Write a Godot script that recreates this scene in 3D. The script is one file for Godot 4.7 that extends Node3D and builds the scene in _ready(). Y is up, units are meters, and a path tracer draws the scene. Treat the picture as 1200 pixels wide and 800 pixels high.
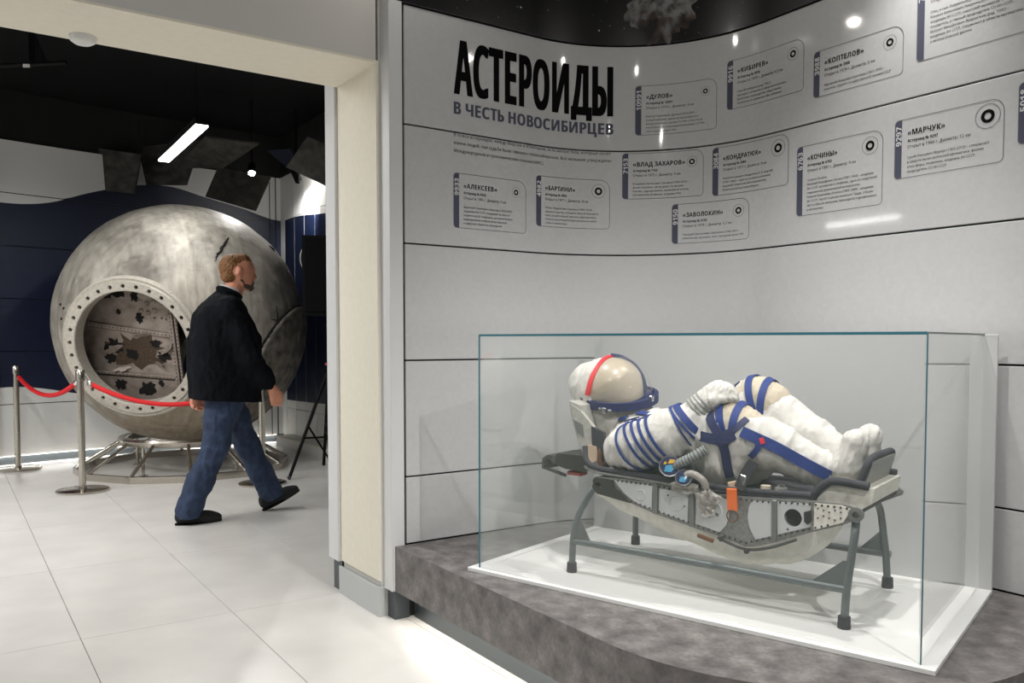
extends Node3D
# A museum hall: a spacesuit on its launch seat in a glass case beside a printed wall, and through a portal a scorched descent capsule with a visitor walking past.

var used := {}
var M := {}

class MB:
	# collects vertices with normals; every primitive brings its own
	var v := PackedVector3Array()
	var n := PackedVector3Array()
	var c := PackedColorArray()
	var ix := PackedInt32Array()
	var col := Color.WHITE
	var colored := false

	func vert(p: Vector3, nn: Vector3) -> int:
		v.append(p)
		n.append(nn)
		if colored:
			c.append(col)
		return v.size() - 1

	func tri(a: int, b: int, d: int) -> void:
		ix.append(a)
		ix.append(b)
		ix.append(d)

	func flat(pts: Array, hint: Vector3) -> void:
		var nn: Vector3 = (pts[1] - pts[0]).cross(pts[2] - pts[0])
		if pts.size() == 4 and nn.length_squared() < 1e-16:
			nn = (pts[2] - pts[0]).cross(pts[3] - pts[0])
		nn = nn.normalized()
		if nn.dot(hint) < 0.0:
			nn = -nn
		var s := v.size()
		for p in pts:
			vert(p, nn)
		for i in range(1, pts.size() - 1):
			tri(s, s + i, s + i + 1)

	func box(ctr: Vector3, size: Vector3, bas := Basis(), b := 0.0) -> MB:
		var h := size * 0.5
		b = minf(b, minf(h.x, minf(h.y, h.z)) * 0.9)
		for i in 3:
			var j := (i + 1) % 3
			var k := (i + 2) % 3
			for s: float in [-1.0, 1.0]:
				var pts := []
				for q in [[-1.0, -1.0], [1.0, -1.0], [1.0, 1.0], [-1.0, 1.0]]:
					var p := Vector3()
					p[i] = s * h[i]
					p[j] = q[0] * (h[j] - b)
					p[k] = q[1] * (h[k] - b)
					pts.append(ctr + bas * p)
				var hint := Vector3()
				hint[i] = s
				flat(pts, bas * hint)
				if b > 0.0:
					for t: float in [-1.0, 1.0]:
						var e := []
						for q in [[0, -1.0], [0, 1.0], [1, 1.0], [1, -1.0]]:
							var p := Vector3()
							p[i] = s * (h[i] - (b if q[0] == 1 else 0.0))
							p[j] = t * (h[j] - (b if q[0] == 0 else 0.0))
							p[k] = q[1] * (h[k] - b)
							e.append(ctr + bas * p)
						var hh := Vector3()
						hh[i] = s
						hh[j] = t
						flat(e, bas * hh)
		if b > 0.0:
			for a: float in [-1.0, 1.0]:
				for d: float in [-1.0, 1.0]:
					for e: float in [-1.0, 1.0]:
						var o := Vector3(a * h.x, d * h.y, e * h.z)
						var w := Vector3(a * b, d * b, e * b)
						flat([ctr + bas * (o - Vector3(0, w.y, w.z)), ctr + bas * (o - Vector3(w.x, 0, w.z)), ctr + bas * (o - Vector3(w.x, w.y, 0))], bas * Vector3(a, d, e))
		return self

	func indexed(pv: PackedVector3Array, pi: PackedInt32Array, flip := false, cols := PackedColorArray()) -> MB:
		var nn := PackedVector3Array()
		nn.resize(pv.size())
		for t in range(0, pi.size(), 3):
			var a := pv[pi[t]]
			var q := (pv[pi[t + 1]] - a).cross(pv[pi[t + 2]] - a)
			for e in 3:
				nn[pi[t + e]] += q
		var s := v.size()
		for i in pv.size():
			v.append(pv[i])
			n.append(-nn[i].normalized() if flip else nn[i].normalized())
			if colored:
				c.append(cols[i] if cols.size() else col)
		for i in pi:
			ix.append(s + i)
		return self

	func grid(rows: Array, close_u := false, close_v := false, flip := false, cols: Array = []) -> MB:
		# rows of equal length; normals follow (next in row) x (next row)
		var pv := PackedVector3Array()
		var pc := PackedColorArray()
		var w: int = rows[0].size()
		for r in rows.size():
			for p: Vector3 in rows[r]:
				pv.append(p)
			if cols.size():
				for q: Color in cols[r]:
					pc.append(q)
		var pi := PackedInt32Array()
		var hr: int = rows.size() if close_v else rows.size() - 1
		var wc: int = w if close_u else w - 1
		for r in hr:
			for k in wc:
				var a := r * w + k
				var b := r * w + (k + 1) % w
				var d := ((r + 1) % rows.size()) * w + k
				var e := ((r + 1) % rows.size()) * w + (k + 1) % w
				pi.append_array([a, b, e, a, e, d])
		return indexed(pv, pi, flip, pc)

	func tube(path: Array, rad, seg := 10, caps := true, closed := false) -> MB:
		var cnt := path.size()
		var up := Vector3.UP
		var rings := []
		var t0: Vector3 = (path[1] - path[0]).normalized()
		if absf(t0.dot(up)) > 0.9:
			up = Vector3.RIGHT
		for i in cnt:
			var a: Vector3 = path[(i - 1 + cnt) % cnt] if closed or i > 0 else path[0]
			var b: Vector3 = path[(i + 1) % cnt] if closed or i < cnt - 1 else path[cnt - 1]
			var t := (b - a).normalized()
			up = (up - t * up.dot(t)).normalized()
			var side := t.cross(up)
			var r: float = rad[i] if rad is Array else rad
			var row := PackedVector3Array()
			for k in seg:
				var an := TAU * k / seg
				row.append(path[i] + (up * cos(an) + side * sin(an)) * r)
			rings.append(row)
		grid(rings, true, closed)
		if caps and not closed:
			for e in [0, cnt - 1]:
				var t: Vector3 = (path[0] - path[1]) if e == 0 else (path[cnt - 1] - path[cnt - 2])
				flat(Array(rings[e]), t)
		return self

	func rod(a: Vector3, b: Vector3, r: float, seg := 10) -> MB:
		return tube([a, b], r, seg)

	func lathe(prof: Array, seg := 24, xf := Transform3D(), a0 := 0.0, a1 := TAU) -> MB:
		# profile of Vector2(radius, height) about Y, walked so that the outside lies to its right
		var sn := []
		for i in prof.size() - 1:
			var d: Vector2 = prof[i + 1] - prof[i]
			sn.append(Vector2(d.y, -d.x).normalized())
		for i in prof.size() - 1:
			var na: Vector2 = sn[i]
			var nb: Vector2 = sn[i]
			if i > 0 and sn[i - 1].dot(sn[i]) > 0.75:
				na = (sn[i - 1] + sn[i]).normalized()
			if i < sn.size() - 1 and sn[i + 1].dot(sn[i]) > 0.75:
				nb = (sn[i + 1] + sn[i]).normalized()
			var s := v.size()
			for k in seg + 1:
				var an := lerpf(a0, a1, float(k) / seg)
				var cs := cos(an)
				var si := sin(an)
				vert(xf * Vector3(prof[i].x * cs, prof[i].y, prof[i].x * si), (xf.basis * Vector3(na.x * cs, na.y, na.x * si)).normalized())
				vert(xf * Vector3(prof[i + 1].x * cs, prof[i + 1].y, prof[i + 1].x * si), (xf.basis * Vector3(nb.x * cs, nb.y, nb.x * si)).normalized())
			for k in seg:
				tri(s + k * 2, s + k * 2 + 1, s + k * 2 + 3)
				tri(s + k * 2, s + k * 2 + 3, s + k * 2 + 2)
		return self

	func ball(ctr: Vector3, r: float, seg := 12) -> MB:
		var pr := []
		for i in seg / 2 + 1:
			var a := PI * i / (seg / 2) - PI / 2
			pr.append(Vector2(cos(a) * r, sin(a) * r))
		return lathe(pr, seg, Transform3D(Basis(), ctr))

	func prism(poly: Array, z0: float, z1: float, xf := Transform3D()) -> MB:
		# polygon in XY, extruded along Z
		var pp := PackedVector2Array(poly)
		var t := Geometry2D.triangulate_polygon(pp)
		for z: float in [z0, z1]:
			var s := v.size()
			var nn := xf.basis * Vector3(0, 0, 1 if z == maxf(z0, z1) else -1)
			for p in pp:
				vert(xf * Vector3(p.x, p.y, z), nn.normalized())
			for i in range(0, t.size(), 3):
				tri(s + t[i], s + t[i + 1], s + t[i + 2])
		var area := 0.0
		for i in pp.size():
			var p := pp[i]
			var q := pp[(i + 1) % pp.size()]
			area += p.x * q.y - q.x * p.y
		for i in pp.size():
			var p := pp[i]
			var q := pp[(i + 1) % pp.size()]
			var out := Vector3(q.y - p.y, p.x - q.x, 0) * signf(area)
			flat([xf * Vector3(p.x, p.y, z0), xf * Vector3(q.x, q.y, z0), xf * Vector3(q.x, q.y, z1), xf * Vector3(p.x, p.y, z1)], xf.basis * out)
		return self

	func strap(pts: Array, nrm: Array, w: float, th := 0.003, closed := false) -> MB:
		# a flat band lying on a surface: its top face looks along nrm
		var rows := []
		var cnt := pts.size()
		for i in cnt:
			var a: Vector3 = pts[(i - 1 + cnt) % cnt] if closed or i > 0 else pts[0]
			var b: Vector3 = pts[(i + 1) % cnt] if closed or i < cnt - 1 else pts[cnt - 1]
			var t := (b - a).normalized()
			var nn: Vector3 = nrm[i]
			var s := t.cross(nn).normalized() * (w * 0.5)
			var p: Vector3 = pts[i]
			rows.append(PackedVector3Array([p - s - nn * th, p - s + nn * th, p + s + nn * th, p + s - nn * th]))
		var hr := cnt if closed else cnt - 1
		for i in hr:
			var r0: PackedVector3Array = rows[i]
			var r1: PackedVector3Array = rows[(i + 1) % cnt]
			var na: Vector3 = nrm[i]
			var nb: Vector3 = nrm[(i + 1) % cnt]
			var q := v.size()
			vert(r0[1], na)
			vert(r0[2], na)
			vert(r1[2], nb)
			vert(r1[1], nb)
			tri(q, q + 1, q + 2)
			tri(q, q + 2, q + 3)
			flat([r0[0], r0[1], r1[1], r1[0]], r0[1] - r0[2])
			flat([r0[2], r0[3], r1[3], r1[2]], r0[2] - r0[1])
		return self

	func mesh() -> ArrayMesh:
		for t in range(0, ix.size(), 3):
			var a := ix[t]
			var b := ix[t + 1]
			var d := ix[t + 2]
			if (v[d] - v[a]).cross(v[b] - v[a]).dot(n[a] + n[b] + n[d]) < 0.0:
				ix[t + 1] = d
				ix[t + 2] = b
		var arr := []
		arr.resize(Mesh.ARRAY_MAX)
		arr[Mesh.ARRAY_VERTEX] = v
		arr[Mesh.ARRAY_NORMAL] = n
		if colored:
			arr[Mesh.ARRAY_COLOR] = c
		arr[Mesh.ARRAY_INDEX] = ix
		var m := ArrayMesh.new()
		m.add_surface_from_arrays(Mesh.PRIMITIVE_TRIANGLES, arr)
		return m


class Field:
	# a body of tapered bones joined smoothly
	var a: Array[Vector3] = []
	var b: Array[Vector3] = []
	var ra := PackedFloat32Array()
	var rb := PackedFloat32Array()
	var k := 0.02

	func bone(p: Vector3, q: Vector3, r0: float, r1: float) -> Field:
		a.append(p)
		b.append(q)
		ra.append(r0)
		rb.append(r1)
		return self

	func chain(list: Array) -> Field:
		# [[point, radius], ...]
		for i in list.size() - 1:
			bone(list[i][0], list[i + 1][0], list[i][1], list[i + 1][1])
		return self

	func dist(p: Vector3) -> float:
		var e := 0.0
		for i in a.size():
			var ab := b[i] - a[i]
			var t := clampf((p - a[i]).dot(ab) / maxf(ab.length_squared(), 1e-9), 0.0, 1.0)
			var d := (a[i] + ab * t).distance_to(p) - lerpf(ra[i], rb[i], t)
			e += exp(clampf(-d / k, -40.0, 40.0))
		return -k * log(maxf(e, 1e-30))

	func grad(p: Vector3) -> Vector3:
		var h := 0.002
		return Vector3(dist(p + Vector3(h, 0, 0)) - dist(p - Vector3(h, 0, 0)), dist(p + Vector3(0, h, 0)) - dist(p - Vector3(0, h, 0)), dist(p + Vector3(0, 0, h)) - dist(p - Vector3(0, 0, h))).normalized()

	func onto(p: Vector3, off := 0.0) -> Array:
		for i in 5:
			p -= grad(p) * (dist(p) - off)
		return [p, grad(p)]

	func cast(from: Vector3, dir: Vector3, off := 0.0, far := 0.3) -> Array:
		# walk outward from inside to the skin
		var t := 0.0
		for i in 60:
			var d := dist(from + dir * t)
			if d > off - 0.0004 or t > far:
				break
			t += maxf(0.0006, absf(d - off) * 0.7)
		var p := from + dir * t
		return [p, grad(p)]

	func surface(cell: float) -> Array:
		# surface nets: [vertices, indices]
		var lo := Vector3(1e9, 1e9, 1e9)
		var hi := -lo
		var pad := k * 2.0 + cell * 2.0
		for i in a.size():
			var r := maxf(ra[i], rb[i]) + pad
			lo = lo.min(a[i].min(b[i]) - Vector3(r, r, r))
			hi = hi.max(a[i].max(b[i]) + Vector3(r, r, r))
		var nx := int((hi.x - lo.x) / cell) + 2
		var ny := int((hi.y - lo.y) / cell) + 2
		var nz := int((hi.z - lo.z) / cell) + 2
		var f := PackedFloat32Array()
		f.resize(nx * ny * nz)
		var reach := k * 3.0 + cell
		for i in a.size():
			var pa := a[i]
			var ab := b[i] - a[i]
			var inv := 1.0 / maxf(ab.length_squared(), 1e-9)
			var r0 := ra[i]
			var r1 := rb[i]
			var rr := maxf(r0, r1) + reach
			var l := (a[i].min(b[i]) - Vector3(rr, rr, rr) - lo) / cell
			var h := (a[i].max(b[i]) + Vector3(rr, rr, rr) - lo) / cell
			for z in range(maxi(0, int(l.z)), mini(nz - 1, int(h.z)) + 1):
				for y in range(maxi(0, int(l.y)), mini(ny - 1, int(h.y)) + 1):
					var at := (z * ny + y) * nx
					var p := Vector3(lo.x, lo.y + y * cell, lo.z + z * cell)
					for x in range(maxi(0, int(l.x)), mini(nx - 1, int(h.x)) + 1):
						p.x = lo.x + x * cell
						var pp := p - pa
						var t := clampf(pp.dot(ab) * inv, 0.0, 1.0)
						var d := (pp - ab * t).length() - (r0 + (r1 - r0) * t)
						if d < reach:
							f[at + x] += exp(clampf(-d / k, -40.0, 25.0))
		var vi := PackedInt32Array()
		vi.resize(nx * ny * nz)
		var pv := PackedVector3Array()
		var pi := PackedInt32Array()
		var dx := 1
		var dy := nx
		var dz := nx * ny
		var offs := PackedInt32Array([0, dx, dy, dx + dy, dz, dx + dz, dy + dz, dx + dy + dz])
		var ea := PackedInt32Array([0, 2, 4, 6, 0, 1, 4, 5, 0, 1, 2, 3])
		var eb := PackedInt32Array([1, 3, 5, 7, 2, 3, 6, 7, 4, 5, 6, 7])
		var cx: Array[Vector3] = [Vector3(0, 0, 0), Vector3(1, 0, 0), Vector3(0, 1, 0), Vector3(1, 1, 0), Vector3(0, 0, 1), Vector3(1, 0, 1), Vector3(0, 1, 1), Vector3(1, 1, 1)]
		for z in nz - 1:
			for y in ny - 1:
				var at := (z * ny + y) * nx
				for x in nx - 1:
					var o := at + x
					var s := 0
					for e in 8:
						if f[o + offs[e]] > 1.0:
							s += 1
					if s == 0 or s == 8:
						continue
					var sum := Vector3()
					var cnt := 0
					for e in 12:
						var fa := f[o + offs[ea[e]]]
						var fb := f[o + offs[eb[e]]]
						if (fa > 1.0) != (fb > 1.0):
							var da := -log(maxf(fa, 1e-9))
							var db := -log(maxf(fb, 1e-9))
							sum += cx[ea[e]].lerp(cx[eb[e]], da / (da - db))
							cnt += 1
					vi[o] = pv.size()
					pv.append(lo + (Vector3(x, y, z) + sum / cnt) * cell)
		for z in range(1, nz - 1):
			for y in range(1, ny - 1):
				var at := (z * ny + y) * nx
				for x in range(1, nx - 1):
					var o := at + x
					var i0 := f[o] > 1.0
					for e in 3:
						var d1: int = dx if e == 0 else (dy if e == 1 else dz)
						if (f[o + d1] > 1.0) == i0:
							continue
						var d2: int = dy if e == 0 else (dz if e == 1 else dx)
						var d3: int = dz if e == 0 else (dx if e == 1 else dy)
						var q0 := vi[o]
						var q1 := vi[o - d2]
						var q2 := vi[o - d2 - d3]
						var q3 := vi[o - d3]
						if i0:
							pi.append_array([q0, q1, q2, q0, q2, q3])
						else:
							pi.append_array([q0, q2, q1, q0, q3, q2])
		return [pv, pi]


# ---------------------------------------------------------------- scene helpers
func numbered(called: String) -> String:
	if not used.has(called):
		used[called] = 0
		return called
	used[called] += 1
	return "%s_%03d" % [called, used[called]]


func tag(o: Node3D, label: String, category := "", group := "", kind := "") -> Node3D:
	if label:
		o.set_meta("label", label)
	if category:
		o.set_meta("category", category)
	if group:
		o.set_meta("group", group)
	if kind:
		o.set_meta("kind", kind)
	return o


func thing(called: String, label: String, category: String, xf := Transform3D(), group := "") -> Node3D:
	var o := Node3D.new()
	o.name = numbered(called)
	add_child(o)
	o.transform = xf
	return tag(o, label, category, group)


func setting(called: String, label: String, category: String) -> Node3D:
	var o := thing(called, label, category)
	o.set_meta("kind", "structure")
	return o


func part(called: String, m, mat: Material, parent: Node, label := "") -> MeshInstance3D:
	var o := MeshInstance3D.new()
	o.name = called
	o.mesh = m.mesh() if m is MB else m
	o.material_override = mat
	parent.add_child(o, true)
	if label:
		o.set_meta("label", label)
	return o


func copy_of(o: Node3D, xf: Transform3D, label := "") -> Node3D:
	var r: Node3D = o.duplicate()
	r.name = numbered(String(o.name))
	add_child(r)
	r.transform = xf
	if label:
		r.set_meta("label", label)
	return r


# ---------------------------------------------------------------- the camera, as measured from the photograph (1200 x 800)
const FOCAL := 975.0
const PX := 600.0
const PY := 441.0
const EYE := Vector3(0, 1.2, 0)
var cam_basis: Basis

func ray(x: float, y: float) -> Vector3:
	return cam_basis * Vector3((x - PX) / FOCAL, (PY - y) / FOCAL, -1.0)


func at_depth(x: float, y: float, d: float) -> Vector3:
	return EYE + ray(x, y) * d


func at_height(x: float, y: float, h: float) -> Vector3:
	var d := ray(x, y)
	return EYE + d * ((h - EYE.y) / d.y)


func at_z(x: float, y: float, z: float) -> Vector3:
	var d := ray(x, y)
	return EYE + d * ((z - EYE.z) / d.z)


func look(from: Vector3, to: Vector3) -> Basis:
	var d := (to - from).normalized()
	return Basis.looking_at(d, Vector3.RIGHT if absf(d.y) > 0.98 else Vector3.UP)


func axis_to(d: Vector3) -> Basis:
	# a basis whose Y runs along d
	var y := d.normalized()
	var x := (Vector3.UP if absf(y.y) < 0.9 else Vector3.RIGHT).cross(y).normalized()
	return Basis(x, y, x.cross(y))


# ---------------------------------------------------------------- materials
func noise_tex(sd: int, freq: float, stops: Array, size := 512, type := FastNoiseLite.TYPE_SIMPLEX_SMOOTH, oct := 5) -> NoiseTexture2D:
	var nz := FastNoiseLite.new()
	nz.seed = sd
	nz.noise_type = type
	nz.frequency = freq
	nz.fractal_octaves = oct
	var t := NoiseTexture2D.new()
	t.width = size
	t.height = size
	t.seamless = true
	t.normalize = true
	t.noise = nz
	var g := Gradient.new()
	var off := PackedFloat32Array()
	var cs := PackedColorArray()
	for s in stops:
		off.append(s[0])
		cs.append(s[1])
	g.offsets = off
	g.colors = cs
	t.color_ramp = g
	return t


func mat(called: String, c: Color, rough := 0.6, metal := 0.0) -> StandardMaterial3D:
	var m := StandardMaterial3D.new()
	m.resource_name = called
	m.albedo_color = c
	m.roughness = rough
	m.metallic = metal
	M[called] = m
	return m


func textured(m: StandardMaterial3D, t: Texture2D, per_metre: float, world := true) -> StandardMaterial3D:
	m.albedo_texture = t
	m.uv1_triplanar = true
	m.uv1_world_triplanar = world
	m.uv1_scale = Vector3.ONE * per_metre
	return m


func relief(m: StandardMaterial3D, t: Texture2D, cm: float) -> StandardMaterial3D:
	m.heightmap_enabled = true
	m.heightmap_texture = t
	m.heightmap_scale = cm
	return m


func c8(r: int, g: int, b: int, a := 255) -> Color:
	return Color8(r, g, b, a)


func materials() -> void:
	var grey := func(a: float, b: float) -> Array: return [[0.0, Color(a, a, a)], [1.0, Color(b, b, b)]]
	var m: StandardMaterial3D
	m = textured(mat("tile", c8(233, 230, 225), 0.3), noise_tex(3, 0.012, grey.call(0.93, 1.0)), 0.35)
	m.clearcoat_enabled = true
	m.clearcoat = 0.25
	m.clearcoat_roughness = 0.18
	mat("grout", c8(104, 98, 92), 0.9)
	m = textured(mat("panel", c8(199, 199, 199), 0.42), noise_tex(5, 0.08, grey.call(0.965, 1.0), 512, FastNoiseLite.TYPE_VALUE, 3), 1.6)
	m.clearcoat_enabled = true
	m.clearcoat = 0.45
	m.clearcoat_roughness = 0.06
	mat("panel_gap", c8(14, 14, 14), 0.8)
	mat("white_panel", c8(226, 226, 224), 0.4)
	mat("mural_blue", c8(12, 26, 56), 0.45)
	textured(M.mural_blue, noise_tex(8, 0.02, [[0.0, c8(200, 205, 215)], [1.0, c8(255, 255, 255)]]), 0.6)
	m = mat("cream_paint", c8(234, 228, 212), 0.75)
	textured(m, noise_tex(9, 0.05, grey.call(0.975, 1.0)), 0.8)
	mat("wall_paint", c8(205, 203, 198), 0.8)
	mat("trim_aluminium", c8(216, 216, 216), 0.42)
	mat("baseboard", c8(196, 199, 199), 0.38, 0.35)
	mat("plinth_steel", c8(86, 92, 95), 0.32, 0.7)
	mat("black_ceiling", c8(22, 22, 23), 0.9)
	mat("white_ceiling", c8(215, 214, 210), 0.9)
	mat("print_black", c8(9, 9, 10), 0.6)
	mat("print_slate", c8(84, 86, 101), 0.5)
	mat("print_grey", c8(112, 112, 116), 0.5)
	mat("print_white", c8(216, 216, 216), 0.5)
	m = mat("star_panel", c8(13, 13, 15), 0.35)
	m.clearcoat_enabled = true
	m.clearcoat = 0.3
	m.clearcoat_roughness = 0.1
	mat("star_print", c8(200, 205, 215), 0.5)
	m = mat("rock_print", Color.WHITE, 0.5)
	m.vertex_color_use_as_albedo = true
	m = textured(mat("stone", c8(255, 255, 255), 0.5), noise_tex(21, 0.008, [[0.0, c8(88, 84, 83)], [0.35, c8(112, 108, 106)], [0.6, c8(126, 121, 119)], [1.0, c8(150, 145, 142)]], 1024, FastNoiseLite.TYPE_SIMPLEX_SMOOTH, 8), 1.15)
	m.detail_enabled = true
	m.detail_blend_mode = BaseMaterial3D.BLEND_MODE_MUL
	m.detail_albedo = noise_tex(22, 0.03, grey.call(0.82, 1.0), 512, FastNoiseLite.TYPE_SIMPLEX_SMOOTH, 7)
	m.uv2_triplanar = true
	m.uv2_world_triplanar = true
	m.uv2_scale = Vector3.ONE * 3.3
	m.detail_uv_layer = BaseMaterial3D.DETAIL_UV_2
	mat("case_back", c8(194, 195, 194), 0.5)
	mat("case_white", c8(238, 238, 235), 0.45)
	m = mat("glass", Color(0.9, 1.0, 0.97, 0.02), 0.0)
	m.transparency = BaseMaterial3D.TRANSPARENCY_ALPHA
	mat("glass_edge", c8(58, 112, 126), 0.15)
	m = mat("visor_clear", Color(0.95, 0.97, 1.0, 0.04), 0.02)
	m.transparency = BaseMaterial3D.TRANSPARENCY_ALPHA
	# suit and seat
	var cloth := noise_tex(31, 0.06, grey.call(0.9, 1.0), 512, FastNoiseLite.TYPE_SIMPLEX, 5)
	var folds := noise_tex(32, 0.014, grey.call(0.0, 1.0), 512, FastNoiseLite.TYPE_SIMPLEX_SMOOTH, 4)
	m = textured(mat("suit_cloth", c8(221, 218, 211), 0.85), cloth, 6.0, false)
	relief(m, folds, 0.06)
	m = textured(mat("suit_beige", c8(208, 196, 174), 0.85), cloth, 6.0, false)
	relief(m, folds, 0.06)
	textured(mat("suit_blue", c8(30, 56, 128), 0.7), cloth, 9.0, false)
	textured(mat("suit_navy", c8(28, 36, 84), 0.6), cloth, 9.0, false)
	mat("suit_red", c8(212, 40, 52), 0.55)
	mat("orange_tape", c8(240, 112, 30), 0.6)
	m = mat("helmet_lining", c8(184, 172, 152), 0.35)
	m.clearcoat_enabled = true
	m.clearcoat = 1.0
	m.clearcoat_roughness = 0.03
	textured(mat("seat_shell", c8(238, 236, 229), 0.4), noise_tex(35, 0.02, [[0.0, c8(222, 218, 208)], [0.5, c8(244, 242, 236)], [1.0, c8(255, 255, 255)]]), 3.0, false)
	textured(mat("seat_metal", c8(172, 172, 168), 0.42, 0.55), noise_tex(36, 0.03, grey.call(0.75, 1.0)), 4.0, false)
	textured(mat("head_shell", c8(186, 184, 176), 0.55), noise_tex(37, 0.02, grey.call(0.85, 1.0)), 3.0, false)  # off-white shell, its shade mixed into this darker grey
	mat("seat_plate", c8(206, 208, 208), 0.45, 0.15)
	mat("seat_rib", c8(128, 130, 128), 0.45, 0.5)
	mat("seat_dark", c8(66, 66, 62), 0.5, 0.4)
	mat("rivet", c8(70, 68, 64), 0.45, 0.5)
	mat("rubber", c8(58, 58, 64), 0.8)
	mat("patch_black", c8(20, 21, 22), 0.8)
	mat("rust", c8(112, 70, 40), 0.85)
	mat("red_plastic", c8(158, 62, 52), 0.5)
	mat("stand_paint", c8(104, 112, 112), 0.42, 0.3)
	mat("hose_grey", c8(132, 136, 134), 0.6)
	mat("plastic_film", c8(168, 162, 154), 0.28)
	mat("tan_leather", c8(206, 184, 158), 0.8)
	mat("brown_leather", c8(104, 70, 50), 0.75)
	mat("patch_yellow", c8(222, 176, 52), 0.6)
	mat("patch_cyan", c8(70, 158, 198), 0.6)
	mat("chrome", c8(205, 205, 205), 0.2, 1.0)
	# far room
	m = mat("capsule_skin", Color.WHITE, 0.6, 0.15)
	m.vertex_color_use_as_albedo = true
	textured(m, noise_tex(41, 0.006, [[0.0, c8(176, 172, 166)], [0.4, c8(222, 219, 214)], [1.0, c8(255, 255, 255)]], 1024, FastNoiseLite.TYPE_SIMPLEX_SMOOTH, 8), 0.9, false)
	m.uv1_scale = Vector3(2.2, 0.6, 2.2)
	relief(m, noise_tex(42, 0.02, grey.call(0.0, 1.0), 512, FastNoiseLite.TYPE_SIMPLEX, 5), 0.12)
	textured(mat("flange_metal", c8(196, 190, 178), 0.5, 0.2), noise_tex(43, 0.03, grey.call(0.78, 1.0)), 2.5, false)
	textured(mat("inner_sheet", c8(166, 157, 149), 0.55, 0.3), noise_tex(44, 0.02, [[0.0, c8(168, 160, 154)], [0.5, c8(228, 222, 218)], [1.0, c8(255, 255, 255)]], 512, FastNoiseLite.TYPE_SIMPLEX_SMOOTH, 6), 0.9, false)
	textured(mat("inner_rust", c8(92, 74, 56), 0.85), noise_tex(45, 0.03, grey.call(0.5, 1.0)), 3.0, false)
	mat("inner_dark", c8(112, 105, 98), 0.7, 0.2)
	mat("soot", c8(16, 14, 13), 0.95)
	m = textured(mat("polished_steel", c8(206, 200, 190), 0.22, 1.0), noise_tex(46, 0.04, grey.call(0.85, 1.0)), 3.0, false)
	mat("rope_red", c8(206, 22, 28), 0.7)
	mat("hung_board", c8(92, 91, 88), 0.85)
	textured(M.hung_board, noise_tex(47, 0.012, grey.call(0.55, 1.0)), 1.2)
	mat("hung_board_blue", c8(48, 56, 76), 0.85)
	mat("black_plastic", c8(17, 17, 18), 0.75)
	mat("black_metal", c8(22, 22, 23), 0.45, 0.3)
	mat("grille", c8(14, 14, 15), 0.9)
	for q in ["black_plastic", "black_metal", "grille", "black_ceiling", "hung_board", "print_black", "print_slate"]:
		M[q].metallic_specular = 0.2
	# person
	m = mat("skin", c8(206, 142, 116), 0.55)
	m.subsurf_scatter_enabled = true
	m.subsurf_scatter_strength = 0.15
	textured(mat("jacket", c8(22, 24, 29), 0.9), noise_tex(51, 0.09, grey.call(0.75, 1.0)), 5.0, false)
	relief(M.jacket, folds, 0.3)
	textured(mat("jeans", c8(255, 255, 255), 0.85), noise_tex(52, 0.02, [[0.0, c8(28, 38, 60)], [0.5, c8(38, 52, 78)], [1.0, c8(58, 75, 104)]], 512, FastNoiseLite.TYPE_SIMPLEX_SMOOTH, 5), 1.0, false)
	relief(M.jeans, folds, 0.25)
	M.jacket.metallic_specular = 0.2
	mat("shoe", c8(20, 20, 21), 0.8)
	mat("shirt", c8(210, 208, 206), 0.8)
	textured(mat("hair", c8(176, 128, 80), 0.65), noise_tex(53, 0.06, [[0.0, c8(110, 90, 70)], [1.0, c8(255, 255, 255)]]), 6.0, false)
	mat("beard", c8(86, 70, 56), 0.8)


func lamp_mat(called: String, c: Color, e: float) -> StandardMaterial3D:
	var m := mat(called, c8(250, 250, 250), 0.5)
	m.emission_enabled = true
	m.emission = c
	m.emission_energy_multiplier = e
	return m


func spot(from: Vector3, to: Vector3, e: float, angle: float, soft := 0.5, size := 0.04, c := Color.WHITE) -> SpotLight3D:
	var l := SpotLight3D.new()
	l.name = numbered("spot_light")
	l.light_energy = e
	l.light_color = c
	l.spot_angle = angle
	l.spot_angle_attenuation = soft
	l.light_size = size
	l.spot_range = 20.0
	l.spot_attenuation = 2.0
	l.shadow_enabled = true
	add_child(l)
	l.transform = Transform3D(look(from, to), from)
	return l


func area(ctr: Vector3, bas: Basis, size: Vector2, e: float, c := Color.WHITE) -> AreaLight3D:
	var l := AreaLight3D.new()
	l.name = numbered("area_light")
	l.area_size = size
	l.light_energy = e
	l.light_color = c
	l.area_range = 20.0
	l.area_attenuation = 2.0
	l.shadow_enabled = true
	add_child(l)
	l.transform = Transform3D(bas, ctr)
	return l


func holed(poly: Array, holes: Array) -> Array:
	# the polygon cut into simple pieces round its holes [centre, radius]
	var pieces := [PackedVector2Array(poly)]
	for h in holes:
		var c: Vector2 = h[0]
		var r: float = h[1]
		var ring := PackedVector2Array()
		var cnt := 24 if r > 0.015 else 14
		for i in cnt:
			ring.append(c + Vector2.from_angle(TAU * (i + 0.5) / cnt) * r)
		var next := []
		for p: PackedVector2Array in pieces:
			if not Geometry2D.is_point_in_polygon(c, p):
				next.append(p)
				continue
			for s: float in [-1.0, 1.0]:
				var half := PackedVector2Array([Vector2(c.x, -50), Vector2(c.x + s * 50.0, -50), Vector2(c.x + s * 50.0, 50), Vector2(c.x, 50)])
				for q in Geometry2D.intersect_polygons(p, half):
					for e in Geometry2D.clip_polygons(q, ring):
						next.append(e)
		pieces = next
	return pieces


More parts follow.
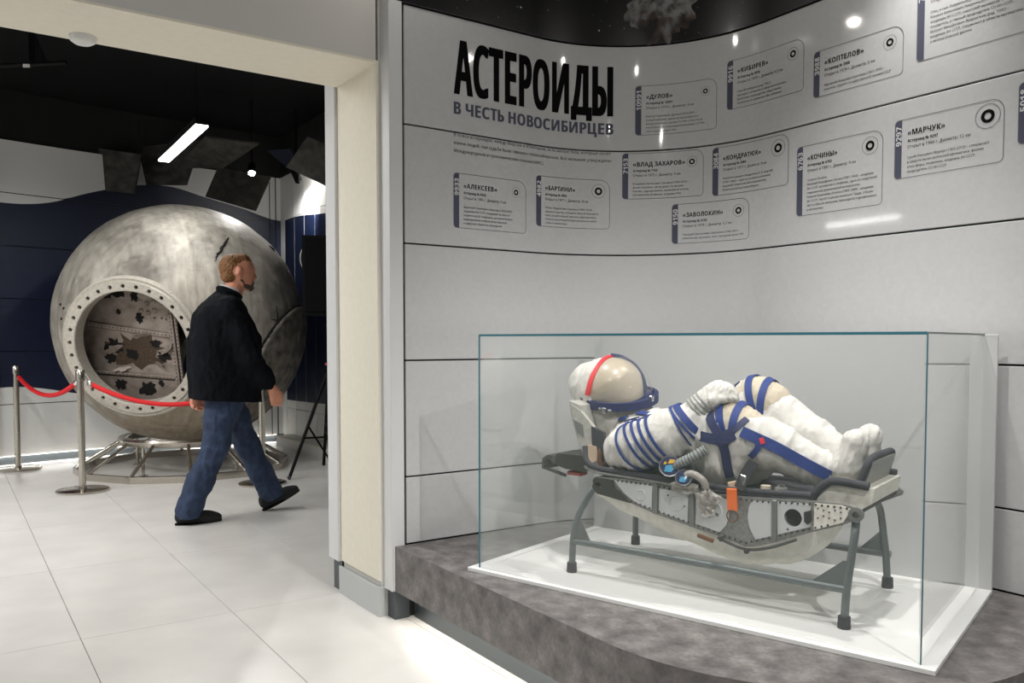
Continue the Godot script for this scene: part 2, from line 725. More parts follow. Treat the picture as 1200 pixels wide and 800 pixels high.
func holed_prism(poly: Array, holes: Array, z0: float, z1: float, xf := Transform3D()) -> MB:
	var m := MB.new()
	for p in holed(poly, holes):
		m.prism(Array(p), z0, z1, xf)
	return m


func _ready() -> void:
	# camera
	var pitch := atan(42.0 / FOCAL)
	var yaw := deg_to_rad(34.311)
	cam_basis = Basis(Vector3.UP, -yaw) * Basis(Vector3.RIGHT, -pitch)
	var cam := Camera3D.new()
	cam.name = "camera"
	cam.projection = Camera3D.PROJECTION_FRUSTUM
	cam.near = 0.05
	cam.far = 60.0
	cam.size = 0.05 * 800.0 / FOCAL
	cam.frustum_offset = Vector2(0.0, 0.05 * (PY - 400.0) / FOCAL)
	add_child(cam)
	cam.transform = Transform3D(cam_basis, EYE)
	cam.current = true
	# environment: closed rooms, so the background gives no light
	var env := Environment.new()
	env.background_mode = Environment.BG_COLOR
	env.background_color = Color.BLACK
	env.tonemap_mode = Environment.TONE_MAPPER_LINEAR
	env.tonemap_exposure = 1.0
	env.sdfgi_enabled = true
	env.ssao_enabled = true
	env.ssil_enabled = true
	var we := WorldEnvironment.new()
	we.name = "environment"
	we.environment = env
	add_child(we)
	materials()
	M.led = lamp_mat("led", Color(1.0, 0.98, 0.95), 9.0)
	M.led_soft = lamp_mat("led_soft", Color(1.0, 0.97, 0.93), 3.0)
	M.bulb = lamp_mat("bulb", Color(1.0, 0.98, 0.95), 200.0)
	build_floor()
	build_portal()
	build_print_wall()
	build_shell_rooms()
	build_far_walls()
	build_platform()
	build_case()
	build_seat()
	build_suit()
	build_capsule()
	build_ropes()
	build_person()
	build_far_things()
	build_lamps()


# ---------------------------------------------------------------- floor
func build_floor() -> void:
	var fl := setting("floor", "floor of large pale rectangular tiles running through both rooms", "floor")
	part("screed", MB.new().box(Vector3(0.5, -0.056, -3.2), Vector3(14.0, 0.1, 14.4)), M.grout, fl)
	var tm := MB.new().box(Vector3(0.3, -0.003, 0.6), Vector3(0.597, 0.006, 1.197), Basis(), 0.0003).mesh()
	for i in range(-10, 11):
		for j in range(-6, 6):
			var t := part("tile", tm, M.tile, fl)
			t.position = Vector3(0.427 + 0.6 * i, 0.0, -3.70 + 1.2 * j)


# ---------------------------------------------------------------- the wall with the portal
func build_portal() -> void:
	var w := setting("wall_portal", "wall with a wide square portal and cream painted reveals", "wall")
	part("wall_face", MB.new().box(Vector3(-3.6, 1.8, -3.49), Vector3(4.8, 3.6, 0.42)).box(Vector3(0.17, 2.9925, -3.49), Vector3(2.74, 1.215, 0.42)), M.wall_paint, w)
	part("wall_pier", MB.new().box(Vector3(2.5, 1.8, -3.485), Vector3(1.9, 3.6, 0.41)), M.wall_paint, w)
	part("reveal", MB.new().box(Vector3(1.545, 1.27, -3.49), Vector3(0.01, 2.23, 0.421)), M.cream_paint, w, "cream painted side of the portal")
	part("soffit", MB.new().box(Vector3(0.17, 2.38, -3.49), Vector3(2.74, 0.01, 0.421)), M.cream_paint, w, "cream painted underside of the portal")
	var b := setting("baseboard_portal", "brushed aluminium baseboard along the cream portal reveal", "baseboard")
	part("board", MB.new().box(Vector3(1.537, 0.0525, -3.488), Vector3(0.012, 0.155, 0.44), Basis(), 0.002).box(Vector3(1.5605, 0.0525, -3.274), Vector3(0.035, 0.155, 0.012), Basis(), 0.002), M.baseboard, b)
	# pilaster that closes the printed wall, on a recessed steel plinth
	var t := setting("trim_1", "narrow white pilaster between the portal and the printed wall", "trim")
	part("pilaster", MB.new().box(Vector3(1.590, 1.9, -3.24), Vector3(0.062, 3.55, 0.09), Basis(), 0.002), M.trim_aluminium, t)
	part("plinth", MB.new().box(Vector3(1.61, 0.0625, -3.247), Vector3(0.07, 0.125, 0.094)), M.plinth_steel, t, "dark steel plinth under the pilaster")
	var t2 := setting("trim_2", "white corner trim on the far side of the portal", "trim")
	part("pilaster", MB.new().box(Vector3(1.58, 1.9, -3.76), Vector3(0.11, 3.5, 0.115), Basis(), 0.002), M.trim_aluminium, t2)
	part("plinth", MB.new().box(Vector3(1.592, 0.075, -3.757), Vector3(0.09, 0.15, 0.1)), M.plinth_steel, t2)
	var d := thing("smoke_detector", "small white round detector on the cream portal soffit", "detector", Transform3D(Basis(), at_height(97, 43, 2.375)))
	part("housing", MB.new().lathe([Vector2(0.0, -0.03), Vector2(0.03, -0.028), Vector2(0.045, -0.018), Vector2(0.05, 0.0), Vector2(0.0, 0.0)], 24), M.white_panel, d)


# ---------------------------------------------------------------- the printed wall: straight, rounded corner, straight
const WZ := -3.2
const WX := 3.05
const WR := 0.73
const W0 := 1.633

func wall_at(s: float, h: float, off := 0.0) -> Vector3:
	var l1 := WX - WR - W0
	var lf := WR * PI / 2
	if s < l1:
		return Vector3(W0 + s, h, WZ + off)
	if s < l1 + lf:
		var a := (s - l1) / WR
		return Vector3(WX - WR + (WR - off) * sin(a), h, WZ + WR - (WR - off) * cos(a))
	return Vector3(WX - off, h, WZ + WR + (s - l1 - lf))


func wall_stops(s0: float, s1: float) -> Array:
	var out := [s0]
	var l1 := WX - WR - W0
	for i in range(0, 25):
		var s := l1 + WR * PI / 2 * i / 24.0
		if s > s0 + 0.001 and s < s1 - 0.001:
			out.append(s)
	out.append(s1)
	return out


func wall_slab(s0: float, s1: float, h0: float, h1: float, off: float, thick: float) -> MB:
	# a bent board with a small bevel along its long edges
	var m := MB.new()
	var b := 0.002
	var rows := [[], [], [], [], [], []]
	for s in wall_stops(s0, s1):
		rows[0].append(wall_at(s, h0, off - thick))
		rows[1].append(wall_at(s, h0, off - b))
		rows[2].append(wall_at(s, h0 + b, off))
		rows[3].append(wall_at(s, h1 - b, off))
		rows[4].append(wall_at(s, h1, off - b))
		rows[5].append(wall_at(s, h1, off - thick))
	for r in 5:
		m.grid([rows[r], rows[r + 1]], false, false)
	for e in [0, rows[0].size() - 1]:
		m.flat([rows[0][e], rows[2][e], rows[3][e], rows[5][e]], (rows[0][0] - rows[0][1]) * (1.0 if e == 0 else -1.0))
	return m


func text_into(m: MB, txt: String, s: float, h: float, cap: float, width: float, bold := false, off := 0.0008, vertical := false, drop := 1.0) -> void:
	# one line of lettering bent onto the wall: left end s, baseline h, capital height cap; width 0 keeps the font's own
	var t := TextMesh.new()
	t.font = fonts[1] if bold else fonts[0]
	t.font_size = 32
	t.pixel_size = 0.01
	t.depth = 0.0
	t.curve_step = 3.0 if cap < 0.012 else 1.0
	t.horizontal_alignment = HORIZONTAL_ALIGNMENT_LEFT
	t.text = txt
	var arr := t.get_mesh_arrays()
	var vs: PackedVector3Array = arr[Mesh.ARRAY_VERTEX]
	var ii: PackedInt32Array = arr[Mesh.ARRAY_INDEX] if arr[Mesh.ARRAY_INDEX] != null else PackedInt32Array(range(vs.size()))
	var lo := Vector3(1e9, 1e9, 0)
	var hi := -lo
	for p in vs:
		lo = lo.min(p)
		hi = hi.max(p)
	var k: float = cap / cap_height(bold)
	var kx := k if width <= 0.0 else width / (hi.x - lo.x)
	var base: float = base_line(bold)
	var q := m.v.size()
	for p in vs:
		var a := (p.x - lo.x) * kx
		var b := (p.y - base) * k
		b = b * drop if b < 0.0 else b
		var at := wall_at(s - b, h + a, off) if vertical else wall_at(s + a, h + b, off)
		var e := wall_at(s + (-b if vertical else a), h, off - 0.01)
		m.vert(at, (Vector3(at.x, 0, at.z) - Vector3(e.x, 0, e.z)).normalized())
	for i in ii:
		m.ix.append(q + i)


var fonts := []
var font_box := {}

func cap_height(bold: bool) -> float:
	measure(bold)
	return font_box[bold][1]


func base_line(bold: bool) -> float:
	measure(bold)
	return font_box[bold][0]


func measure(bold: bool) -> void:
	if font_box.has(bold):
		return
	var t := TextMesh.new()
	t.font = fonts[1] if bold else fonts[0]
	t.font_size = 32
	t.pixel_size = 0.01
	t.depth = 0.0
	t.horizontal_alignment = HORIZONTAL_ALIGNMENT_LEFT
	t.text = "НЕ"
	var lo := 1e9
	var hi := -1e9
	for p in t.get_mesh_arrays()[Mesh.ARRAY_VERTEX]:
		lo = minf(lo, p.y)
		hi = maxf(hi, p.y)
	font_box[bold] = [lo, hi - lo]


func bent_ring(m: MB, s: float, h: float, r0: float, r1: float, off := 0.0008, seg := 32) -> void:
	var q := m.v.size()
	for i in seg:
		var a := TAU * i / seg
		for r: float in [r0, r1]:
			var p := wall_at(s + cos(a) * r, h + sin(a) * r, off)
			var e := wall_at(s + cos(a) * r, h, off - 0.01)
			m.vert(p, (Vector3(p.x, 0, p.z) - Vector3(e.x, 0, e.z)).normalized())
	for i in seg:
		var a := q + i * 2
		var b := q + ((i + 1) % seg) * 2
		m.tri(a, a + 1, b + 1)
		m.tri(a, b + 1, b)


func bent_line(m: MB, pts: Array, w: float, off := 0.0008) -> void:
	# a drawn line of width w through wall points (s, h)
	for i in pts.size() - 1:
		var p: Vector2 = pts[i]
		var q: Vector2 = pts[i + 1]
		var steps := maxi(1, int(p.distance_to(q) / 0.04))
		var d := (q - p).normalized().orthogonal() * w * 0.5
		for k in steps:
			var a := p.lerp(q, float(k) / steps)
			var b := p.lerp(q, float(k + 1) / steps)
			var hint := wall_at(a.x, 1.0, 0.02) - wall_at(a.x, 1.0, 0.0)
			m.flat([wall_at(a.x + d.x, a.y + d.y, off), wall_at(b.x + d.x, b.y + d.y, off), wall_at(b.x - d.x, b.y - d.y, off), wall_at(a.x - d.x, a.y - d.y, off)], hint)


func rounded(s0: float, s1: float, h0: float, h1: float, tl: float, tr: float, br: float, bl: float) -> Array:
	var out := []
	for q in [[s0 + bl, h0 + bl, bl, PI], [s1 - br, h0 + br, br, PI * 1.5], [s1 - tr, h1 - tr, tr, 0.0], [s0 + tl, h1 - tl, tl, PI * 0.5]]:
		for i in 7:
			var a: float = q[3] + PI / 2 * i / 6.0
			out.append(Vector2(q[0] + cos(a) * q[2], q[1] + sin(a) * q[2]))
	return out


func bent_fill(m: MB, pts: Array, off := 0.0006) -> void:
	var t := Geometry2D.triangulate_polygon(PackedVector2Array(pts))
	var q := m.v.size()
	for p: Vector2 in pts:
		var nn := wall_at(p.x, 1.0, 0.02) - wall_at(p.x, 1.0, 0.0)
		m.vert(wall_at(p.x, p.y, off), nn.normalized())
	for i in t:
		m.ix.append(q + i)


func card(parent: Node3D, s0: float, s1: float, h0: float, h1: float, num: String, title: String, year: String, km: String, dot: float, lines: Array, lw := 0.0) -> void:
	var bar := MB.new()
	var bw := 0.029
	bent_fill(bar, rounded(s0, s0 + bw, h0, h1, 0.016, 0.0005, 0.0005, 0.016))
	var cardbar := part("card_bar", bar, M.print_slate, parent)
	cardbar.set_meta("label", "slate bar and frame of the printed card numbered " + num)
	var fr := MB.new()
	var loop := rounded(s0 + 0.001, s1, h0 + 0.001, h1 - 0.001, 0.016, 0.045, 0.018, 0.016)
	loop.append(loop[0])
	bent_line(fr, loop, 0.0026)
	part("frame_line", fr, M.print_grey, cardbar)
	var nm := MB.new()
	text_into(nm, num, s0 + bw - 0.0015, h1 - 0.024 - 0.0185 * num.length(), 0.022, 0.0185 * num.length(), true, 0.0010, true)
	part("card_number", nm, M.print_white, cardbar)
	var tx := MB.new()
	var x := s0 + 0.052
	if title:
		text_into(tx, title, x, h1 - 0.064, 0.021, 0.0178 * title.length(), true)
	if year:
		text_into(tx, "Астероид № " + num, x, h1 - 0.090, 0.0118, 0.0078 * (11 + num.length()), true)
		text_into(tx, "Открыт в %s г. Диаметр: %s" % [year, km], x, h1 - 0.112, 0.0118, 0.0)
	var y := h1 - 0.151
	for l: String in lines:
		if l:
			text_into(tx, l, x, y, 0.0094, 0.00655 * l.length() if lw == 0.0 else lw * l.length())
		y -= 0.0178
	if dot > 0.0:
		bent_ring(tx, s1 - 0.055, h1 - 0.055, dot * 0.5, dot)
		var gr := MB.new()
		bent_ring(gr, s1 - 0.055, h1 - 0.055, dot * 1.75, dot * 1.85)
		part("orbit_line", gr, M.print_grey, cardbar)
	if tx.v.size():
		part("card_lettering", tx, M.print_black, cardbar)


func build_print_wall() -> void:
	for bold in [false, true]:
		var f := SystemFont.new()
		f.font_names = PackedStringArray(["Droid Sans"])
		f.font_weight = 700 if bold else 400
		fonts.append(f)
	var w := setting("wall_printed", "pale grey panel wall with a rounded corner and printed asteroid cards", "wall")
	part("wall_core", wall_slab(-0.014, 8.2, 0.0, 3.6, -0.012, 0.1), M.panel_gap, w)
	var hs := [0.32, 0.613, 1.115, 1.615, 2.117, 2.617]
	for i in 5:
		part("panel", wall_slab(0.0, 8.2, hs[i] + (0.004 if i == 0 else 0.0035), hs[i + 1] - 0.0035, 0.0, 0.02), M.panel, w)
	part("star_panel", wall_slab(-0.07, 8.2, 2.619, 3.55, 0.006, 0.02), M.star_panel, w, "black printed starry sky band above the grey panels")
	# print on the starry band
	var rng := RandomNumberGenerator.new()
	rng.seed = 77
	var stars := MB.new()
	for i in 240:
		var r := 0.0008 + 0.0016 * pow(rng.randf(), 3.0)
		bent_ring(stars, rng.randf_range(0.0, 3.2), rng.randf_range(2.63, 3.2), 0.0, r, 0.0068, 6)
	for q in [[0.596, 2.73, 0.0045], [1.017, 2.687, 0.004], [0.75, 2.75, 0.002], [1.14, 2.70, 0.002]]:
		bent_ring(stars, q[0], q[1], 0.0, q[2], 0.0068, 10)
	tag(part("star_print", stars, M.star_print, w), "", "", "", "stuff")
	var nz := FastNoiseLite.new()
	nz.seed = 4
	nz.frequency = 6.0
	nz.fractal_octaves = 4
	var rock := MB.new()
	rock.colored = true
	var rows := []
	var cols := []
	for i in 29:
		var row := []
		var cr := []
		for k in 96:
			var a := TAU * k / 96
			var rad := (0.17 + 0.06 * nz.get_noise_2d(cos(a) * 0.2 + 3.0, sin(a) * 0.2) + 0.03 * nz.get_noise_2d(cos(a) * 0.6, sin(a) * 0.6)) * (1.0 + 0.35 * maxf(0.0, -sin(a)))
			var p := Vector2(1.315, 2.85) + Vector2(cos(a) * 0.85, sin(a)) * rad * i / 28.0
			var t := clampf(0.45 + 1.1 * nz.get_noise_2d(p.x * 0.9, p.y * 0.9) + (0.3 if p.y > 2.74 else 0.0), 0.0, 1.0)
			var e := clampf(0.75 + 1.2 * nz.get_noise_2d(p.x * 3.0 + 9.0, p.y * 3.0), 0.0, 1.0)
			row.append(wall_at(p.x, p.y, 0.0066))
			cr.append(Color(0.008, 0.007, 0.007).lerp(Color(0.26, 0.17, 0.125) if t < 0.55 else Color(0.27, 0.265, 0.26), t * e))
		rows.append(row)
		cols.append(cr)
	rock.grid(rows, true, false, true, cols)
	part("asteroid_print", rock, M.rock_print, w, "printed brown and grey asteroid on the starry band")
	# heading
	var hd := MB.new()
	for i in 3:
		text_into(hd, "АСТЕРОИДЫ", 0.241 + 0.0042 * i, 2.283, 0.236, 0.840, true, 0.0008 + 0.0001 * i, false, 0.35)
	part("heading", hd, M.print_black, w, "tall black printed heading")
	var sub := MB.new()
	for i in 3:
		text_into(sub, "В ЧЕСТЬ НОВОСИБИРЦЕВ", 0.241 + 0.0013 * i, 2.196, 0.053, 0.848, true, 0.0008 + 0.0001 * i)
	part("subheading", sub, M.print_slate, w, "slate grey printed second heading")
	var intro := MB.new()
	text_into(intro, "В поясе астероидов, между Марсом и Юпитером, есть малые тела, которые носят", 0.241, 2.098, 0.0145, 0.838)
	text_into(intro, "имена людей, чья судьба была связана с Новосибирском. Все названия утверждены", 0.241, 2.064, 0.0145, 0.840)
	text_into(intro, "Международным астрономическим союзом (МАС).", 0.241, 2.030, 0.0145, 0.49)
	part("intro_lettering", intro, M.print_black, w)
	card(w, 0.238, 0.628, 1.699, 1.940, "9933", "«АЛЕКСЕЕВ»", "1985", "5 км", 0.0125, ["Анатолий Семенович Алексеев (1928-2007) –", "академик АН СССР, специалист в области", "теоретической геофизики, математического", "моделирования геофизических явлений", "и цифровой обработки наблюдений"])
	card(w, 0.688, 1.074, 1.741, 1.978, "4982", "«БАРТИНИ»", "1977", "8 км", 0.0185, ["Роберт Людвигович Бартини (1897-1974) –", "авиаконструктор, ученый в области аэродина-", "мики, разработавший проекты сверхзвуковых", "летательных аппаратов принципиально новой", "схемы и компоновки"])
	card(w, 1.196, 1.586, 2.191, 2.427, "10991", "«ДУЛОВ»", "1974", "4 км", 0.0115, ["Виктор Георгиевич Дулов (1929-2001) –", "ученый-механик, директор Красноярского", "вычислительного центра СО РАН и Института", "теоретической и прикладной механики СО РАН,", "член-корреспондент РАН"])
	card(w, 1.637, 2.036, 2.265, 2.488, "9916", "«КИБИРЕВ»", "1978", "5,5 км", 0.0150, ["Сергей Кибирев (род. 1952) –", "президент компании «Сибирский источник»,", "филантроп, руководитель общественно-", "политического движения «Мы сибиряки»"])
	card(w, 2.086, 2.482, 2.217, 2.407, "3988", "«КОПТЕЛОВ»", "1978", "5 км", 0.0150, ["Афанасий Лазаревич Коптелов (1903-1990) –", "писатель, лауреат Государственной премии СССР"])
	card(w, 1.135, 1.524, 1.886, 2.106, "7153", "«ВЛАД ЗАХАРОВ»", "1975", "5 км", 0.0135, ["Владимир Евгеньевич Захаров (1939-2023) –", "физик-теоретик, автор работ по физике", "плазмы, гидродинамике, нелинейной оптике,", "математической физике, академик РАН"])
	card(w, 1.569, 1.965, 1.878, 2.101, "3084", "«КОНДРАТЮК»", "1977", "9 км", 0.0200, ["Юрий Васильевич Кондратюк (А. И. Шаргей)", "(1897-1942) – один из основоположников", "мировой теоретической космонавтики.", "Почетный житель Новосибирска"])
	card(w, 1.375, 1.757, 1.665, 1.854, "9150", "«ЗАВОЛОКИН»", "1978", "5,3 км", 0.0155, ["Геннадий Дмитриевич Заволокин (1948-2001) –", "композитор, музыкант, поэт, народный артист РФ"])
	card(w, 2.010, 2.406, 1.733, 2.027, "6763", "«КОЧИНЫ»", "1981", "9 км", 0.0190, ["Супруги Кочины.", "Николай Евграфович Кочин (1901-1944) – академик", "АН СССР, математик и геофизик, один из создателей", "современной динамической метеорологии.", "Пелагея Яковлевна Кочина (1899-1999) – академик", "АН СССР, Герой социалистического Труда, специа-", "лист в области механики, прикладной гидродинамики", "и математики"])
	card(w, 2.455, 2.856, 1.820, 2.043, "9297", "«МАРЧУК»", "1984", "12 км", 0.0235, ["Гурий Иванович Марчук (1925-2013) – специалист", "в области вычислительной математики, физики", "атмосферы, геофизики, академик АН СССР,", "председатель СО АН СССР"])
	card(w, 2.902, 3.300, 1.868, 2.076, "5018", "", "", "", 0.0, [])
	card(w, 2.535, 2.960, 2.245, 2.560, "7322", "", "1979", "5 км", 0.0, ["Отец и сын Лаврентьевы.", "Михаил Алексеевич Лаврентьев (1900-1980) –", "академик АН СССР, советский математик и механик,", "основатель и первый председатель СО АН СССР.", "Михаил Михайлович Лаврентьев (род. 1932) –", "академик АН СССР, специалист в области математики", "и математической физики"])


# ---------------------------------------------------------------- the rest of both rooms
func build_shell_rooms() -> void:
	var c := setting("ceiling", "black ceiling of the first room", "ceiling")
	part("slab", MB.new().box(Vector3(-1.4, 3.65, 0.35), Vector3(9.2, 0.1, 7.4)), M.black_ceiling, c)
	var b := setting("wall_back", "plain grey wall of the first room", "wall")
	part("slab", MB.new().box(Vector3(-1.4, 1.8, 4.0), Vector3(9.2, 3.6, 0.1)).box(Vector3(-5.95, 1.8, 0.3), Vector3(0.1, 3.6, 7.4)), M.wall_paint, b)
	var k := setting("ceiling_far", "black ceiling of the capsule room", "ceiling")
	part("slab", MB.new().box(Vector3(-1.3, 3.65, -6.8), Vector3(9.6, 0.1, 6.4)), M.black_ceiling, k)
	part("fascia", MB.new().box(Vector3(-1.3, 3.3, -3.72), Vector3(9.6, 0.6, 0.02)), M.black_ceiling, k)
	var l := setting("wall_left", "white wall of the capsule room", "wall")
	part("slab", MB.new().box(Vector3(-5.95, 1.8, -6.7), Vector3(0.1, 3.6, 6.0)), M.white_panel, l)


const FAR := [Vector2(-6.0, -9.0), Vector2(-0.3, -9.13), Vector2(0.44, -9.32), Vector2(1.1, -9.47), Vector2(1.9, -9.6), Vector2(2.6, -9.68), Vector2(3.33, -9.74)]

func smooth_path(pts: Array, per := 6) -> Array:
	var out := []
	for i in pts.size() - 1:
		var p0: Vector2 = pts[maxi(0, i - 1)]
		var p3: Vector2 = pts[mini(pts.size() - 1, i + 2)]
		for k in per:
			out.append(pts[i].cubic_interpolate(pts[i + 1], p0, p3, float(k) / per) if i > 0 else pts[i].lerp(pts[i + 1], float(k) / per))
	out.append(pts[-1])
	return out


func curve_y(table: Array, x: float) -> float:
	for i in table.size() - 1:
		if x <= table[i + 1][0] or i == table.size() - 2:
			var t := clampf((x - table[i][0]) / (table[i + 1][0] - table[i][0]), 0.0, 1.0)
			return cubic_interpolate_in_time(table[i][1], table[i + 1][1], table[maxi(0, i - 1)][1], table[mini(table.size() - 1, i + 2)][1], t, table[i + 1][0] - table[i][0], (table[i - 1][0] - table[i][0]) if i > 0 else table[i][0] - table[i + 1][0], (table[i + 2][0] - table[i][0]) if i < table.size() - 2 else 2.0 * (table[i + 1][0] - table[i][0]))
	return 0.0


func sheet(path: Array, lo: Callable, hi: Callable, out: Vector2, off: float) -> MB:
	# an upright sheet along a plan path between two height curves, moved off the wall along out
	var m := MB.new()
	for i in path.size() - 1:
		var a: Vector2 = path[i] + out * off
		var b: Vector2 = path[i + 1] + out * off
		var l0: float = lo.call(path[i])
		var l1: float = lo.call(path[i + 1])
		var h0: float = hi.call(path[i])
		var h1: float = hi.call(path[i + 1])
		if h0 <= l0 and h1 <= l1:
			continue
		h0 = maxf(h0, l0)
		h1 = maxf(h1, l1)
		m.flat([Vector3(a.x, l0, a.y), Vector3(b.x, l1, b.y), Vector3(b.x, h1, b.y), Vector3(a.x, h0, a.y)], Vector3(out.x, 0, out.y))
	return m


func build_far_walls() -> void:
	var w := setting("wall_far", "white panel wall of the capsule room with a navy wave mural", "wall")
	var path := smooth_path(FAR, 10)
	var top := [[-6.0, 2.6], [0.2, 2.53], [0.474, 2.513], [0.688, 2.523], [0.912, 2.567], [1.226, 2.691], [1.47, 2.773], [1.725, 2.841], [2.077, 2.87], [2.445, 2.798], [2.831, 2.724], [3.258, 2.617], [3.4, 2.6]]
	var bot := [[-6.0, 0.7], [0.3, 0.745], [0.434, 0.75], [0.613, 0.752], [0.797, 0.728], [1.066, 0.673], [2.0, 0.60], [3.21, 0.543], [3.4, 0.52]]
	var one := func(v: float) -> Callable: return func(_p: Vector2) -> float: return v
	var core := MB.new()
	var hs := [0.085, 0.585, 1.095, 1.605, 2.11, 2.613, 3.117]
	part("wall_core", sheet(path, one.call(0.0), one.call(3.6), Vector2(0, 1), -0.03).box(Vector3(-1.3, 1.8, -9.95), Vector3(9.6, 3.6, 0.3)), M.panel_gap, w)
	for i in 6:
		var l: float = hs[i] + 0.004
		var h: float = hs[i + 1] - 0.004
		part("panel", sheet(path, one.call(l), one.call(h), Vector2(0, 1), 0.0), M.white_panel, w)
		var mu := sheet(path, func(p: Vector2) -> float: return maxf(l, curve_y(bot, p.x)), func(p: Vector2) -> float: return minf(h, curve_y(top, p.x)), Vector2(0, 1), 0.002)
		if mu.v.size():
			part("mural", mu, M.mural_blue, w, "navy printed wave on the white panels")
	var base := setting("baseboard_far", "dark recessed plinth under the white mural wall", "baseboard")
	part("plinth", sheet(path, one.call(0.0), one.call(0.085), Vector2(0, 1), -0.02), M.plinth_steel, base)
	for q in [[Vector3(0.75, 0.083, -9.385), 2.1, 0.215], [Vector3(2.5, 0.083, -9.655), 1.5, 0.10], [Vector3(-3.0, 0.083, -9.06), 5.2, 0.023]]:
		var bs := Basis(Vector3.UP, q[2])
		part("led_strip", MB.new().box(q[0], Vector3(q[1], 0.004, 0.012), bs), M.led_soft, base, "light strip under the white panels")
		area(q[0] - Vector3(0, 0.004, 0), Basis(bs.x, -bs.z, Vector3.UP), Vector2(q[1], 0.012), 0.25 * q[1], Color(1.0, 0.99, 0.97))
	# right hand wall of narrow upright boards
	var r := setting("wall_right", "wall of narrow upright boards beside the capsule with a navy wave", "wall")
	part("wall_core", MB.new().box(Vector3(3.41, 1.8, -6.8), Vector3(0.1, 3.6, 6.4)), M.panel_gap, r)
	var rt := [[-9.74, 2.603], [-9.27, 2.606], [-8.665, 2.56], [-8.14, 2.512], [-6.0, 2.3], [-3.8, 2.2]]
	var rb := [[-9.74, 0.503], [-8.93, 0.516], [-8.19, 0.534], [-6.0, 0.6], [-3.8, 0.6]]
	for i in 19:
		var z0 := -9.585 + 0.314 * i
		var a := z0 + 0.004
		var b := z0 + 0.310
		if i == 0:
			part("board", MB.new().box(Vector3(3.345, 1.6, -9.665), Vector3(0.03, 3.03, 0.15)), M.white_panel, r)
		var rows := [[0.09, 0.41], [0.416, 2.612], [2.618, 3.117]]
		for q in rows:
			part("board", MB.new().box(Vector3(3.345, (q[0] + q[1]) * 0.5, (a + b) * 0.5), Vector3(0.03, q[1] - q[0], b - a)), M.white_panel, r)
		var t0 := curve_y(rt, a)
		var t1 := curve_y(rt, b)
		var b0 := curve_y(rb, a)
		var b1 := curve_y(rb, b)
		var mu := MB.new()
		mu.flat([Vector3(3.328, b0, a), Vector3(3.328, b1, b), Vector3(3.328, t1, b), Vector3(3.328, t0, a)], Vector3.LEFT)
		part("mural", mu, M.mural_blue, r)
	# corner posts
	for q in [3.195, 3.268]:
		part("corner_seam", MB.new().box(Vector3(q, 1.6, -9.728), Vector3(0.008, 3.03, 0.012)), M.panel_gap, r)
	part("plinth", MB.new().box(Vector3(3.352, 0.045, -6.8), Vector3(0.02, 0.09, 5.9)), M.plinth_steel, r)


# ---------------------------------------------------------------- stone platform
func platform_outline(inset: float) -> Array:
	var r := 0.79 - inset
	var x0 := 1.575 + inset
	var z1 := -1.03 - inset
	var out := [Vector2(x0, -3.195)]
	for i in 25:
		var a := PI / 2 * i / 24.0
		out.append(Vector2(x0 + r - r * cos(a), z1 - r + r * sin(a)))
	out.append(Vector2(3.045, z1))
	# along the wall, back to the start
	for i in range(24, -1, -1):
		var a := PI / 2 * i / 24.0
		out.append(Vector2(WX - WR + (WR - 0.004) * sin(a), WZ + WR - (WR - 0.004) * cos(a)))
	return out


func slab_from(outline: Array, y0: float, y1: float) -> MB:
	var pts := []
	for p: Vector2 in outline:
		pts.append(Vector2(p.x, -p.y))
	return MB.new().prism(pts, y0, y1, Transform3D(Basis(Vector3(1, 0, 0), Vector3(0, 0, -1), Vector3(0, 1, 0)), Vector3()))


func build_platform() -> void:
	var p := thing("exhibit_platform", "grey stone-look platform with a rounded corner under the glass case", "platform")
	part("slab", slab_from(platform_outline(0.0), 0.125, 0.32), M.stone, p, "mottled grey stone slab")
	part("plinth", slab_from(platform_outline(0.09), 0.0, 0.1245), M.plinth_steel, p, "recessed brushed steel plinth")
	var strip := MB.new()
	strip.box(Vector3(1.612, 0.1225, -2.5), Vector3(0.014, 0.005, 1.3))
	part("led_strip", strip, M.led, p, "light strip under the edge of the slab")
	area(Vector3(1.612, 0.118, -2.5), Basis(Vector3.RIGHT, -PI / 2), Vector2(0.02, 1.3), 0.10, Color(1.0, 0.97, 0.92))


# ---------------------------------------------------------------- glass case; its own axes: x along its front, -z away from the viewer
var case_xf: Transform3D

func q3(u: float, y: float, v: float) -> Vector3:
	return Vector3(u, y, -v)


